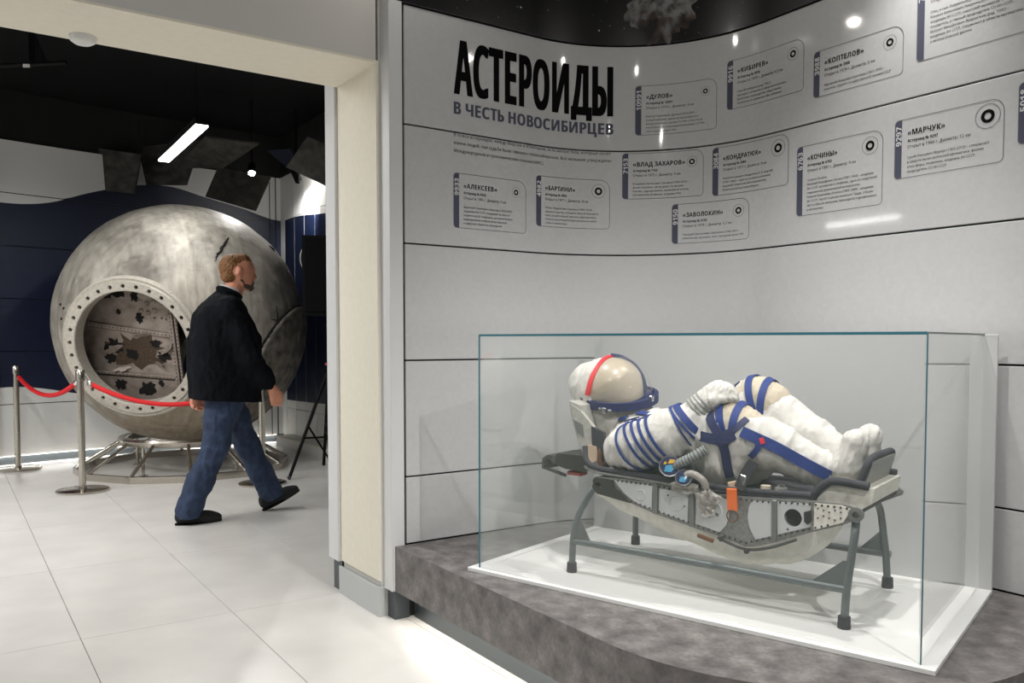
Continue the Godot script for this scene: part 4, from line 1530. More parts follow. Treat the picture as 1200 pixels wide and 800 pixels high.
func build_helmet(s: Node3D, body: Field) -> void:
	# soft hood behind the face opening
	var hood := Field.new()
	hood.k = 0.012
	hood.chain([[q3(0.205, 0.675, 0.45), 0.03], [q3(0.255, 0.690, 0.45), 0.080], [q3(0.31, 0.688, 0.45), 0.110]])
	hood.chain([[q3(0.32, 0.665, 0.45), 0.110], [q3(0.345, 0.595, 0.45), 0.100], [q3(0.41, 0.53, 0.45), 0.09]])
	hood.chain([[q3(0.345, 0.575, 0.45), 0.098], [q3(0.43, 0.553, 0.45), 0.095], [q3(0.48, 0.550, 0.45), 0.085]])
	part("hood", wrinkled(hood.surface(0.0075), 0.004, 12.0, 41), M.suit_cloth, s, "white soft hood of the helmet")
	# beige lining that fills the face opening
	var lining := Field.new()
	lining.k = 0.01
	lining.chain([[q3(0.355, 0.675, 0.45), 0.115], [q3(0.372, 0.68, 0.45), 0.113], [q3(0.40, 0.635, 0.45), 0.09]])
	part("helmet_lining", skin_of(lining.surface(0.006)), M.helmet_lining, s, "glossy beige inside of the helmet")
	# collar ring of the visor, tilted towards the viewer
	var c := q3(0.402, 0.642, 0.45)
	var ring := []
	var ringn := []
	for i in 48:
		var a := TAU * i / 48
		ring.append(c + Vector3(cos(a) * 0.147, -sin(a) * 0.030 - 0.006 * cos(a), sin(a) * 0.128))
		ringn.append(Vector3(cos(a) / 0.147, 0.0, sin(a) / 0.128).normalized())
	part("visor_ring", MB.new().strap(ring, ringn, 0.030, 0.006, true), M.suit_navy, s, "navy metal ring of the visor")
	var inner := []
	for i in 48:
		var a := TAU * i / 48
		inner.append(c + Vector3(cos(a) * 0.140, 0.014 - sin(a) * 0.030 - 0.006 * cos(a), sin(a) * 0.121))
	var disc := []
	for p: Vector3 in inner:
		disc.append(p - Vector3(0, 0.006, 0))
	part("visor_floor", MB.new().grid([disc, filled(c + Vector3(0, 0.004, 0), 48)], true, false, true), M.suit_navy, s, "navy cloth inside the visor ring")
	part("visor_seal", MB.new().tube(inner, 0.005, 8, false, true), M.suit_navy, s)
	# red trim over the crown
	var red := []
	var redn := []
	for i in 25:
		var a := PI * i / 24.0
		var p := q3(0.330 + 0.03 * sin(a), 0.655 + 0.148 * sin(a), 0.45 - 0.124 * cos(a))
		red.append(p)
		redn.append((p - q3(0.345, 0.66, 0.45)).normalized())
	part("red_trim", MB.new().strap(red, redn, 0.018, 0.005), M.suit_red, s, "red trim over the crown of the helmet")
	# visor frame on the far side
	var fr := []
	for i in 17:
		var a := PI * 0.5 * i / 16.0
		fr.append(q3(0.358 + 0.112 * sin(a), 0.668 + 0.138 * cos(a), 0.45 + 0.075 * sin(a)))
	part("visor_frame", MB.new().tube(fr, 0.009, 8), M.suit_navy, s, "dark frame of the visor")
	# clear visor: a dome standing on the ring
	var rows := []
	for i in 15:
		var t := i / 14.0
		var row := []
		for k in 40:
			var a := TAU * k / 40
			var e := cos(t * PI / 2)
			row.append(q3(0.392 + 0.138 * cos(a) * e - 0.025 * sin(t * PI / 2), 0.662 + 0.142 * sin(t * PI / 2) - 0.028 * sin(a) * e, 0.45 - 0.118 * sin(a) * e))
		rows.append(row)
	part("visor", MB.new().grid(rows, true, false), M.visor_clear, s, "clear visor")
	# latches
	part("visor_latch", MB.new().box(q3(0.412, 0.600, 0.316), Vector3(0.022, 0.024, 0.014), Basis(), 0.004).box(q3(0.392, 0.605, 0.318), Vector3(0.014, 0.010, 0.01), Basis(), 0.003).box(q3(0.435, 0.601, 0.318), Vector3(0.018, 0.008, 0.01), Basis(), 0.003), M.chrome, s, "silver visor latch")
	part("hinge_plate", MB.new().box(q3(0.300, 0.640, 0.350), Vector3(0.04, 0.010, 0.012), Basis(Vector3.UP, 0.7), 0.003).box(q3(0.302, 0.626, 0.348), Vector3(0.036, 0.008, 0.012), Basis(Vector3.UP, 0.7), 0.003), M.chrome, s, "silver hinge plate")
	part("front_catch", MB.new().box(q3(0.552, 0.646, 0.43), Vector3(0.016, 0.022, 0.018), Basis(), 0.004), M.chrome, s)
	# collar and chest details
	for b in [[q3(0.525, 0.592, 0.37), q3(0.575, 0.60, 0.36), 0.022, "suit_blue"], [q3(0.46, 0.565, 0.345), q3(0.50, 0.577, 0.34), 0.018, "suit_blue"], [q3(0.55, 0.545, 0.262), q3(0.60, 0.562, 0.255), 0.016, "suit_blue"]]:
		var ld := lay(body, [b[0], b[0].lerp(b[1], 0.5), b[1]], 0.006)
		part("chest_strap", MB.new().strap(ld[0], ld[1], b[2], 0.0025), M[b[3]], s, "bright blue chest strap")
	part("shoulder_strap", MB.new().tube(ease_path([q3(0.425, 0.50, 0.285), q3(0.432, 0.46, 0.26), q3(0.435, 0.42, 0.25), q3(0.45, 0.40, 0.25)]), 0.010, 8), M.brown_leather, s, "brown leather shoulder strap")
	part("gap_shade", MB.new().prism([Vector2(0.395, 0.545), Vector2(0.45, 0.525), Vector2(0.462, 0.43), Vector2(0.43, 0.41), Vector2(0.40, 0.47)], -0.268, -0.252), M.rubber, s, "dark sheet painted in as shade behind the sleeve")  # dark sheet standing in for the shaded gap between head shell and sleeve
	part("shoulder_pad", MB.new().prism([Vector2(0.385, 0.475), Vector2(0.42, 0.47), Vector2(0.428, 0.42), Vector2(0.395, 0.405), Vector2(0.378, 0.43)], -0.258, -0.247), M.tan_leather, s, "tan leather pad")


func build_hoses(s: Node3D) -> void:
	var path := ease_path([q3(0.765, 0.43, 0.205), q3(0.80, 0.452, 0.195), q3(0.84, 0.475, 0.20), q3(0.875, 0.500, 0.215)], 14)
	var rr := []
	for i in path.size():
		rr.append(0.017 + 0.003 * sin(i * 1.9))
	part("corrugated_hose", MB.new().tube(path, rr, 14), M.hose_grey, s, "grey corrugated hose")
	var p2 := ease_path([q3(0.80, 0.405, 0.19), q3(0.84, 0.418, 0.185), q3(0.875, 0.40, 0.19), q3(0.885, 0.372, 0.2)], 10)
	part("clear_hose", MB.new().tube(p2, 0.013, 12), M.plastic_film, s, "smooth grey hose")
	for d in [[q3(0.757, 0.437, 0.185), 0.036], [q3(0.815, 0.405, 0.172), 0.027]]:
		var xf := Transform3D(axis_to(Vector3(0.35, 0.35, 1.0)), d[0])
		var r: float = d[1]
		var con := part("hose_connector", MB.new().lathe([Vector2(r, -0.03), Vector2(r * 1.04, -0.004), Vector2(r, 0.0), Vector2(0.0, 0.001)], 28, xf), M.suit_navy, s, "round connector with a blue emblem")
		part("connector_rim", MB.new().lathe([Vector2(r * 0.92, 0.0005), Vector2(r * 1.02, 0.003), Vector2(r * 1.06, -0.002)], 28, xf), M.seat_metal, con)
		var e := xf * Transform3D(Basis(Vector3.RIGHT, -PI / 2), Vector3(0, 0.0015, 0))
		part("emblem", MB.new().prism([Vector2(-0.5, -0.55) * r, Vector2(0.2, -0.6) * r, Vector2(0.5, -0.1) * r, Vector2(0.1, 0.15) * r, Vector2(-0.4, 0.0) * r], 0.0, 0.001, e), M.patch_cyan, con)
		if r > 0.03:
			part("emblem", MB.new().prism([Vector2(-0.2, 0.2) * r, Vector2(0.35, 0.25) * r, Vector2(0.5, 0.6) * r, Vector2(0.0, 0.65) * r], 0.0, 0.001, e).prism([Vector2(-0.6, 0.1) * r, Vector2(-0.35, 0.15) * r, Vector2(-0.3, 0.4) * r, Vector2(-0.5, 0.4) * r], 0.0, 0.001, e), M.patch_yellow, con)
		else:
			part("emblem", MB.new().prism([Vector2(0.2, -0.3) * r, Vector2(0.6, 0.3) * r, Vector2(0.45, 0.4) * r, Vector2(0.1, -0.1) * r], 0.001, 0.002, e), M.case_white, con)
	# crumpled film hanging over the side wall
	var nz := FastNoiseLite.new()
	nz.seed = 3
	nz.frequency = 22.0
	for q in [[0.815, 0.385, 0.10, 0.035, 0.0], [0.872, 0.362, 0.045, 0.085, 0.35], [0.925, 0.362, 0.05, 0.06, -0.5]]:
		var rows := []
		for i in 13:
			var row := []
			for k in 13:
				var x: float = (k / 12.0 - 0.5) * q[2]
				var y: float = -(i / 12.0) * q[3]
				var p := Vector2(x, y).rotated(q[4])
				row.append(q3(q[0] + p.x, q[1] + p.y + 0.006 * nz.get_noise_2d(x * 3.0, q[0] * 9.0), 0.185 + 0.012 * nz.get_noise_2d(p.x * 2.0 + q[0], p.y * 2.0) - 0.004 * sin(i * 0.5)))
			rows.append(row)
		part("plastic_cover", MB.new().grid(rows), M.plastic_film, s, "crumpled greyish plastic cover")


func skin_of(res: Array) -> MB:
	return MB.new().indexed(res[0], res[1])


# ---------------------------------------------------------------- descent capsule
const CAP := Vector3(1.87, 1.36, -8.23)
const CAPR := 1.10

func blob(c: Color, d: Color, p: Vector3, at: Vector3, r: float, nz: FastNoiseLite, k := 1.0) -> Color:
	# a stain with a ragged outline
	var q := p.distance_to(at) / r + 0.55 * nz.get_noise_3dv(p * 3.0)
	return c.lerp(d, k * clampf((1.0 - q) * 3.0, 0.0, 1.0))


func build_capsule() -> void:
	var t := thing("descent_capsule", "large scorched metal sphere capsule with a round bolted hatch opening", "capsule", Transform3D(Basis(), CAP))
	var h1 := Vector3(-0.595, -0.232, 0.77).normalized()
	var h2 := Vector3(0.58, -0.38, -0.72).normalized()
	var bas := axis_to(h1)
	var a0 := deg_to_rad(29.0)
	var nz := FastNoiseLite.new()
	nz.seed = 61
	nz.frequency = 1.6
	nz.fractal_octaves = 5
	var fine := FastNoiseLite.new()
	fine.seed = 62
	fine.frequency = 6.0
	fine.fractal_octaves = 4
	var streak := FastNoiseLite.new()
	streak.seed = 63
	streak.frequency = 3.0
	streak.fractal_octaves = 4
	var NA := 220
	var NP := 130
	var lid := Vector3(0.74, -0.43, 0.52).normalized()
	for side in 2:
		var pv := PackedVector3Array()
		var pc := PackedColorArray()
		var pi := PackedInt32Array()
		for i in NP + 1:
			var po := lerpf(a0, PI, float(i) / NP)
			for k in NA:
				var az := TAU * k / NA
				var d := bas * Vector3(sin(po) * cos(az), cos(po), sin(po) * sin(az))
				var r := CAPR + 0.006 * nz.get_noise_3dv(d * 1.5) + 0.0025 * fine.get_noise_3dv(d)
				if side == 1:
					r = CAPR - 0.05
				pv.append(d * r)
				var n1 := 0.5 + 0.5 * nz.get_noise_3dv(d)
				var n2 := 0.5 + 0.5 * fine.get_noise_3dv(d)
				var n3 := 0.5 + 0.5 * streak.get_noise_3dv(Vector3(d.x * 2.2, d.y * 0.35, d.z * 2.2))
				var c := Color(0.43, 0.408, 0.365).lerp(Color(0.24, 0.228, 0.206), clampf(n1 * 2.2 - 0.75, 0.0, 1.0))
				c = c.lerp(Color(0.56, 0.53, 0.475), clampf(n2 * 2.5 - 1.25, 0.0, 0.8))
				c = c.lerp(Color(0.13, 0.12, 0.105), clampf(n3 * 3.0 - 1.75, 0.0, 0.6))
				if side == 0:
					# brownish scorch low on the front, soot on the right cover
					c = blob(c, Color(0.40, 0.325, 0.235), d, Vector3(-0.1, -0.85, 0.5), 0.75, nz, 0.65)
					c = blob(c, Color(0.075, 0.07, 0.062), d, Vector3(0.72, -0.25, 0.62), 0.36, fine, 0.75)
					c = blob(c, Color(0.11, 0.105, 0.095), d, Vector3(0.95, 0.12, 0.3), 0.42, nz, 0.6)
					c = blob(c, Color(0.12, 0.11, 0.095), d, Vector3(-0.5, 0.36, 0.78), 0.16, fine, 0.6)
					c = blob(c, Color(0.12, 0.11, 0.095), d, Vector3(-0.85, 0.22, 0.46), 0.14, fine, 0.5)
					c = blob(c, Color(0.52, 0.48, 0.42), d, Vector3(-0.12, 0.12, 0.98), 0.34, fine, 0.6)
				else:
					c = Color(0.36, 0.335, 0.30).lerp(Color(0.26, 0.24, 0.215), n1)
				pc.append(c)
		for i in NP:
			for k in NA:
				var a := i * NA + k
				var b := i * NA + (k + 1) % NA
				var m := (pv[a] + pv[a + NA]).normalized()
				if m.dot(h2) > cos(deg_to_rad(25.5)):
					continue
				pi.append_array([a, b, b + NA, a, b + NA, a + NA])
		var mb := MB.new()
		mb.colored = true
		mb.indexed(pv, pi, side == 0, pc)
		if side == 0:
			for i in mb.n.size():
				if mb.n[i].dot(mb.v[i]) < 0.0:
					mb.n[i] = -mb.n[i]
		else:
			for i in mb.n.size():
				if mb.n[i].dot(mb.v[i]) > 0.0:
					mb.n[i] = -mb.n[i]
		part("outer_skin" if side == 0 else "inner_skin", mb, M.capsule_skin, t, "scorched and stained grey metal skin" if side == 0 else "")
	# bolted hatch flange
	var fx := Transform3D(bas, Vector3())
	var fm := MB.new().lathe([Vector2(0.60, 0.90), Vector2(0.605, 0.935), Vector2(0.60, 0.962), Vector2(0.588, 0.970), Vector2(0.572, 0.966), Vector2(0.566, 0.972), Vector2(0.561, 0.985), Vector2(0.561, 0.94)], 90, fx)
	fm.lathe([Vector2(0.489, 0.94), Vector2(0.489, 0.985), Vector2(0.482, 0.978), Vector2(0.478, 0.86), Vector2(0.50, 0.84)], 90, fx)
	var fl := part("hatch_flange", fm, M.flange_metal, t, "pale metal ring round the hatch opening")
	# the drilled face of the ring, one plate to a bolt hole
	var face := Transform3D(bas * Basis(Vector3(1, 0, 0), Vector3(0, 0, 1), Vector3(0, -1, 0)).inverse(), Vector3())
	for k in 30:
		var a := TAU * k / 30.0
		var poly := []
		for e in 4:
			poly.append(Vector2.from_angle(a + TAU / 90.0 * e) * 0.561)
		for e in 4:
			poly.append(Vector2.from_angle(a + TAU / 90.0 * (3 - e)) * 0.489)
		part("flange_plate", holed_prism(poly, [[Vector2.from_angle(a + TAU / 60.0) * 0.525, 0.0165]], 0.955, 0.985, face), M.flange_metal, fl)
	# the opening opposite
	var b2 := axis_to(h2)
	part("far_flange", MB.new().lathe([Vector2(0.43, 0.955), Vector2(0.50, 0.955), Vector2(0.515, 0.93), Vector2(0.52, 0.86), Vector2(0.50, 0.83), Vector2(0.435, 0.83), Vector2(0.43, 0.955)], 56, Transform3D(b2, Vector3())), M.flange_metal, t, "metal ring of the opening on the far side")
	build_capsule_inside(t, bas)
	# bulged cover on the right with a dark seam
	var lb := axis_to(lid)
	var pr := [Vector2(sin(0.587) * 1.085, cos(0.587) * 1.085)]
	for i in 18:
		var a := lerpf(0.585, 0.0, i / 17.0)
		pr.append(Vector2(sin(a) * 1.13, cos(a) * 1.13))
	var cv := MB.new()
	cv.colored = true
	var rows := []
	var cols := []
	for p: Vector2 in pr:
		var row := []
		var cr := []
		for k in 72:
			var az := TAU * k / 72
			var w := lb * Vector3(p.x * cos(az), p.y + 0.006 * fine.get_noise_3d(cos(az), sin(az), p.x * 4.0), p.x * sin(az))
			var n1 := 0.5 + 0.5 * nz.get_noise_3dv(w * 1.6)
			var n2 := 0.5 + 0.5 * fine.get_noise_3dv(w * 1.4)
			var c := Color(0.30, 0.28, 0.245).lerp(Color(0.075, 0.07, 0.064), clampf(n2 * 2.8 - 0.95, 0.0, 1.0))
			c = c.lerp(Color(0.33, 0.29, 0.22), clampf(n1 * 2.0 - 1.0, 0.0, 0.5))
			row.append(w)
			cr.append(c)
		rows.append(row)
		cols.append(cr)
	cv.grid(rows, true, false, false, cols)
	for i in cv.n.size():
		if cv.n[i].dot(lid) < 0.0:
			cv.n[i] = -cv.n[i]
	part("side_cover", cv, M.capsule_skin, t, "bulged sooty cover on the side of the capsule")
	var seam := []
	var sr := []
	for k in 61:
		var az := TAU * k / 60
		seam.append(lb * Vector3(0.618 * cos(az), 0.918, 0.618 * sin(az)))
		sr.append(0.008 + 0.010 * absf(fine.get_noise_1d(k * 3.0)))
	part("cover_seam", MB.new().tube(seam, sr, 6), M.soot, t, "dark burnt seam round the cover")
	# gouges in the skin
	for g in [[Vector3(0.19, 0.675, 0.71), Vector3(0.03, 0.46, 0.88), 0.016, 5], [Vector3(0.60, 0.66, 0.45), Vector3(0.65, 0.61, 0.46), 0.02, 6], [Vector3(0.52, 0.14, 0.84), Vector3(0.545, -0.1, 0.83), 0.010, 7], [Vector3(0.47, 0.02, 0.88), Vector3(0.60, 0.02, 0.79), 0.008, 8]]:
		var ln := []
		var rr := []
		for i in 17:
			var f := i / 16.0
			var d: Vector3 = g[0].lerp(g[1], f)
			d += Vector3(0.012 * fine.get_noise_1d(f * 9.0 + g[3]), 0.008 * fine.get_noise_1d(f * 9.0 + g[3] + 40.0), 0.0)
			ln.append(d.normalized() * (CAPR + 0.002))
			rr.append(maxf(0.002, g[2] * sin(PI * clampf(f * 0.92 + 0.04, 0, 1)) * (0.7 + 0.6 * fine.get_noise_1d(f * 30.0))))
		part("gouge", MB.new().tube(ln, rr, 6), M.soot, t, "dark gouge in the metal skin")
	var pit := MB.new()
	for d in [Vector3(0.66, 0.0, 0.75), Vector3(0.67, -0.06, 0.74), Vector3(-0.955, 0.13, 0.27), Vector3(-0.94, 0.10, 0.33), Vector3(-0.95, 0.02, 0.3), Vector3(0.70, -0.33, 0.80), Vector3(0.62, -0.42, 0.82)]:
		pit.ball(d.normalized() * (CAPR - 0.002), 0.014, 8)
	tag(part("pit", pit, M.soot, t), "", "", "", "stuff")
	# lower vents
	for q in [[Vector3(0.52, -0.80, 0.42), 0.10], [Vector3(0.60, -0.73, 0.42), 0.12]]:
		var d: Vector3 = q[0].normalized()
		var xb := axis_to(d)
		part("slot", MB.new().box(d * (CAPR - 0.002), Vector3(0.04, 0.012, q[1]), xb, 0.004), M.soot, t)
	# stand
	var s := thing("capsule_stand", "round welded steel stand with slanting struts under the scorched capsule", "stand", Transform3D(Basis(), Vector3(CAP.x, 0.0, CAP.z)))
	part("cradle_ring", MB.new().lathe([Vector2(0.555, 0.255), Vector2(0.575, 0.255), Vector2(0.585, 0.30), Vector2(0.575, 0.318), Vector2(0.52, 0.318), Vector2(0.52, 0.30), Vector2(0.555, 0.255)], 48), M.polished_steel, s, "steel ring that cradles the sphere")
	for k in 12:
		var a := TAU * (k + 0.35) / 12.0
		var b := TAU * (k + 1.35) / 12.0
		var p := Vector3(cos(a), 0, sin(a)) * 0.93
		var q := Vector3(cos(b), 0, sin(b)) * 0.93
		var mid := (p + q) * 0.5 + Vector3(0, 0.03, 0)
		var dir := (q - p).normalized()
		part("base_beam", MB.new().box(mid, Vector3(0.04, 0.06, p.distance_to(q) + 0.012), Basis(dir.cross(Vector3.UP) * -1.0, Vector3.UP, dir), 0.003), M.polished_steel, s)
		part("strut", MB.new().rod(p + Vector3(0, 0.05, 0), Vector3(cos(a) * 0.575, 0.272, sin(a) * 0.575), 0.016, 10), M.polished_steel, s)
	for k in 4:
		var a := TAU * k / 4.0 + 0.9
		part("post", MB.new().rod(Vector3(cos(a) * 0.56, 0.0, sin(a) * 0.56), Vector3(cos(a) * 0.56, 0.26, sin(a) * 0.56), 0.014, 10).lathe([Vector2(0.04, 0.0), Vector2(0.04, 0.008), Vector2(0.0, 0.008)], 16, Transform3D(Basis(), Vector3(cos(a) * 0.56, 0.0, sin(a) * 0.56))), M.polished_steel, s)


func torn(n: int, rx: float, ry: float, sd: int, jag := 0.35) -> Array:
	var rng := RandomNumberGenerator.new()
	rng.seed = sd
	var out := []
	for i in n:
		var a := TAU * i / n
		var r := 1.0 - jag * rng.randf()
		out.append(Vector2(cos(a) * rx * r, sin(a) * ry * r))
	return out


func build_capsule_inside(t: Node3D, bas: Basis) -> void:
	# what the open hatch shows: riveted sheets on a bulkhead behind the opening; axes x right, y up as seen through the hatch
	var n := bas.y
	var right := Vector3.UP.cross(n).normalized()
	var up := n.cross(right).normalized()
	var xf := Transform3D(Basis(right, up, n).scaled_local(Vector3(0.92, 0.92, 1.0)), n * 0.60 - right * 0.07)
	var bk := part("bulkhead", MB.new().box(xf * Vector3(-0.15, 0, -0.012), Vector3(0.92, 1.2, 0.02), xf.basis), M.inner_dark, t, "dark bulkhead inside the capsule")
	# sheets; the middle one is burst open
	part("sheet", holed_prism([Vector2(-0.62, 0.17), Vector2(0.27, 0.035), Vector2(0.27, 0.60), Vector2(-0.62, 0.62)], [[Vector2(0.12, 0.20), 0.012], [Vector2(0.19, 0.195), 0.012], [Vector2(0.235, 0.185), 0.012]], 0.0, 0.012, xf), M.inner_sheet, bk, "dented grey sheet")
	part("sheet", MB.new().prism([Vector2(-0.62, -0.30), Vector2(0.27, -0.37), Vector2(0.27, 0.005), Vector2(-0.62, 0.13)], 0.0, 0.012, xf), M.inner_sheet, bk, "burst grey sheet with torn edges")
	part("sheet", MB.new().prism([Vector2(-0.62, -0.34), Vector2(0.27, -0.42), Vector2(0.27, -0.62), Vector2(-0.62, -0.64)], 0.0, 0.012, xf), M.inner_sheet, bk, "lower grey sheet with scorched holes")
	# charred filling behind the tear
	part("charred_filling", MB.new().prism(torn(38, 0.35, 0.20, 4, 0.5), 0.011, 0.016, xf * Transform3D(Basis(), Vector3(-0.10, -0.12, 0))), M.inner_rust, bk, "charred brown filling behind the torn sheet")
	for q in [[Vector2(-0.14, -0.15), 0.055, 0.055, 71], [Vector2(0.10, -0.05), 0.05, 0.045, 72], [Vector2(-0.31, -0.08), 0.085, 0.075, 73], [Vector2(-0.20, 0.44), 0.075, 0.045, 75], [Vector2(-0.31, 0.43), 0.05, 0.04, 76], [Vector2(-0.03, 0.20), 0.04, 0.055, 77], [Vector2(-0.05, 0.41), 0.035, 0.06, 78], [Vector2(-0.04, -0.50), 0.085, 0.075, 79], [Vector2(-0.30, -0.45), 0.06, 0.05, 80], [Vector2(0.10, -0.44), 0.03, 0.03, 81], [Vector2(-0.36, -0.19), 0.05, 0.05, 82], [Vector2(0.16, -0.17), 0.07, 0.05, 84], [Vector2(-0.22, 0.26), 0.022, 0.022, 83]]:
		part("burnt_hole", MB.new().prism(torn(22, q[1] * 1.3, q[2] * 1.3, q[3], 0.55), 0.010, 0.0175, xf * Transform3D(Basis(), Vector3(q[0].x, q[0].y, 0))), M.soot, bk)
	# curled flaps of torn metal
	for q in [[Vector3(-0.30, -0.10, 0.03), 0.10, 0.07, Vector3(0.5, 0.4, 0.2), 91], [Vector3(0.20, -0.10, 0.03), 0.10, 0.06, Vector3(-0.5, -0.6, 0.5), 92], [Vector3(0.0, 0.04, 0.035), 0.12, 0.03, Vector3(0.7, 0.1, 0.1), 93], [Vector3(0.12, -0.26, 0.03), 0.08, 0.05, Vector3(0.4, -0.5, -0.3), 94], [Vector3(-0.24, -0.29, 0.03), 0.10, 0.03, Vector3(-0.6, 0.2, 0.2), 95]]:
		part("torn_flap", MB.new().prism(torn(13, q[1], q[2], q[4], 0.55), -0.003, 0.003, xf * Transform3D(Basis.from_euler(q[3]), q[0])), M.inner_sheet, bk)
	# riveted rails
	var rail := func(a: Vector2, b: Vector2, w: float) -> void:
		var d := (b - a).normalized()
		var rx := xf.basis * Basis(Vector3(0, 0, 1), d.angle())
		var c := (a + b) * 0.5
		var r := part("riveted_rail", MB.new().box(xf * Vector3(c.x, c.y, 0.024), Vector3(a.distance_to(b), w, 0.024), rx, 0.005), M.inner_sheet, bk)
		var rv := MB.new()
		var cnt := int(a.distance_to(b) / 0.035)
		for i in cnt:
			var p := a.lerp(b, (i + 0.5) / cnt)
			rv.ball(xf * Vector3(p.x, p.y, 0.037), 0.007, 6)
		tag(part("rivet", rv, M.inner_dark, r), "", "", "", "stuff")
	rail.call(Vector2(-0.62, 0.165), Vector2(0.27, 0.03), 0.045)
	rail.call(Vector2(-0.62, -0.315), Vector2(0.27, -0.385), 0.03)
	rail.call(Vector2(0.275, -0.60), Vector2(0.275, 0.58), 0.05)
	rail.call(Vector2(0.325, -0.60), Vector2(0.325, 0.58), 0.025)
	var dents := MB.new()
	for i in 7:
		dents.ball(xf * Vector3(0.0 + 0.065 * (i % 4), 0.36 - 0.09 * (i / 4) - 0.02 * (i % 2), -0.004), 0.03, 10)
	tag(part("dent", dents, M.inner_sheet, bk), "", "", "", "stuff")


# ---------------------------------------------------------------- rope barrier
func build_ropes() -> void:
	var spots := [Vector3(0.546, 0, -9.02), Vector3(0.889, 0, -7.39), Vector3(2.18, 0, -6.90)]
	spots[0].z = -8.98
	var labels := ["polished steel barrier post by the navy mural wall", "polished steel barrier post in front of the capsule hatch", "polished steel barrier post beside the walking visitor"]
	var proto: Node3D
	for i in 3:
		var xf := Transform3D(Basis(), spots[i])
		if i > 0:
			copy_of(proto, xf, labels[i])
			continue
		proto = thing("barrier_post", labels[0], "barrier post", xf, "rope barrier posts")
		part("base", MB.new().lathe([Vector2(0.0, 0.0), Vector2(0.19, 0.0), Vector2(0.195, 0.004), Vector2(0.195, 0.014), Vector2(0.188, 0.018), Vector2(0.03, 0.024), Vector2(0.0, 0.024)], 48), M.polished_steel, proto, "round flat base")
		part("pole", MB.new().lathe([Vector2(0.03, 0.02), Vector2(0.03, 0.03), Vector2(0.0255, 0.034), Vector2(0.0255, 0.90)], 24), M.polished_steel, proto)
		part("cap", MB.new().lathe([Vector2(0.0255, 0.895), Vector2(0.034, 0.898), Vector2(0.034, 0.962), Vector2(0.030, 0.968), Vector2(0.0, 0.968)], 24), M.polished_steel, proto)
	var rope := func(a: Vector3, b: Vector3, sag: float, label: String) -> void:
		var r := thing("barrier_rope", label, "rope", Transform3D(Basis(), a), "red barrier ropes")
		var d := (b - a).normalized()
		var p := []
		for i in 25:
			var f := lerpf(0.05, 0.95, i / 24.0)
			p.append((b - a) * f + Vector3(0, 0.90 - sag * 4.0 * f * (1.0 - f), 0))
		part("rope", MB.new().tube(p, 0.019, 12), M.rope_red, r, "red velvet rope")
		for e in 2:
			var q: Vector3 = p[0] if e == 0 else p[24]
			var to: Vector3 = (Vector3(0, 0.92, 0) + d * 0.034) if e == 0 else (b - a + Vector3(0, 0.92, 0) - d * 0.034)
			part("rope_end", MB.new().tube([q + (q - to).normalized() * 0.02, q, q.lerp(to, 0.35)], [0.022, 0.022, 0.012], 12), M.chrome, r, "chrome rope end")
			part("hook", MB.new().tube([q.lerp(to, 0.35), q.lerp(to, 0.7), to], 0.006, 8), M.chrome, r)
	rope.call(spots[0], spots[1], 0.17, "red rope between the mural wall post and the hatch post")
	rope.call(spots[1], spots[2], 0.22, "red rope sagging in front of the capsule behind the visitor")


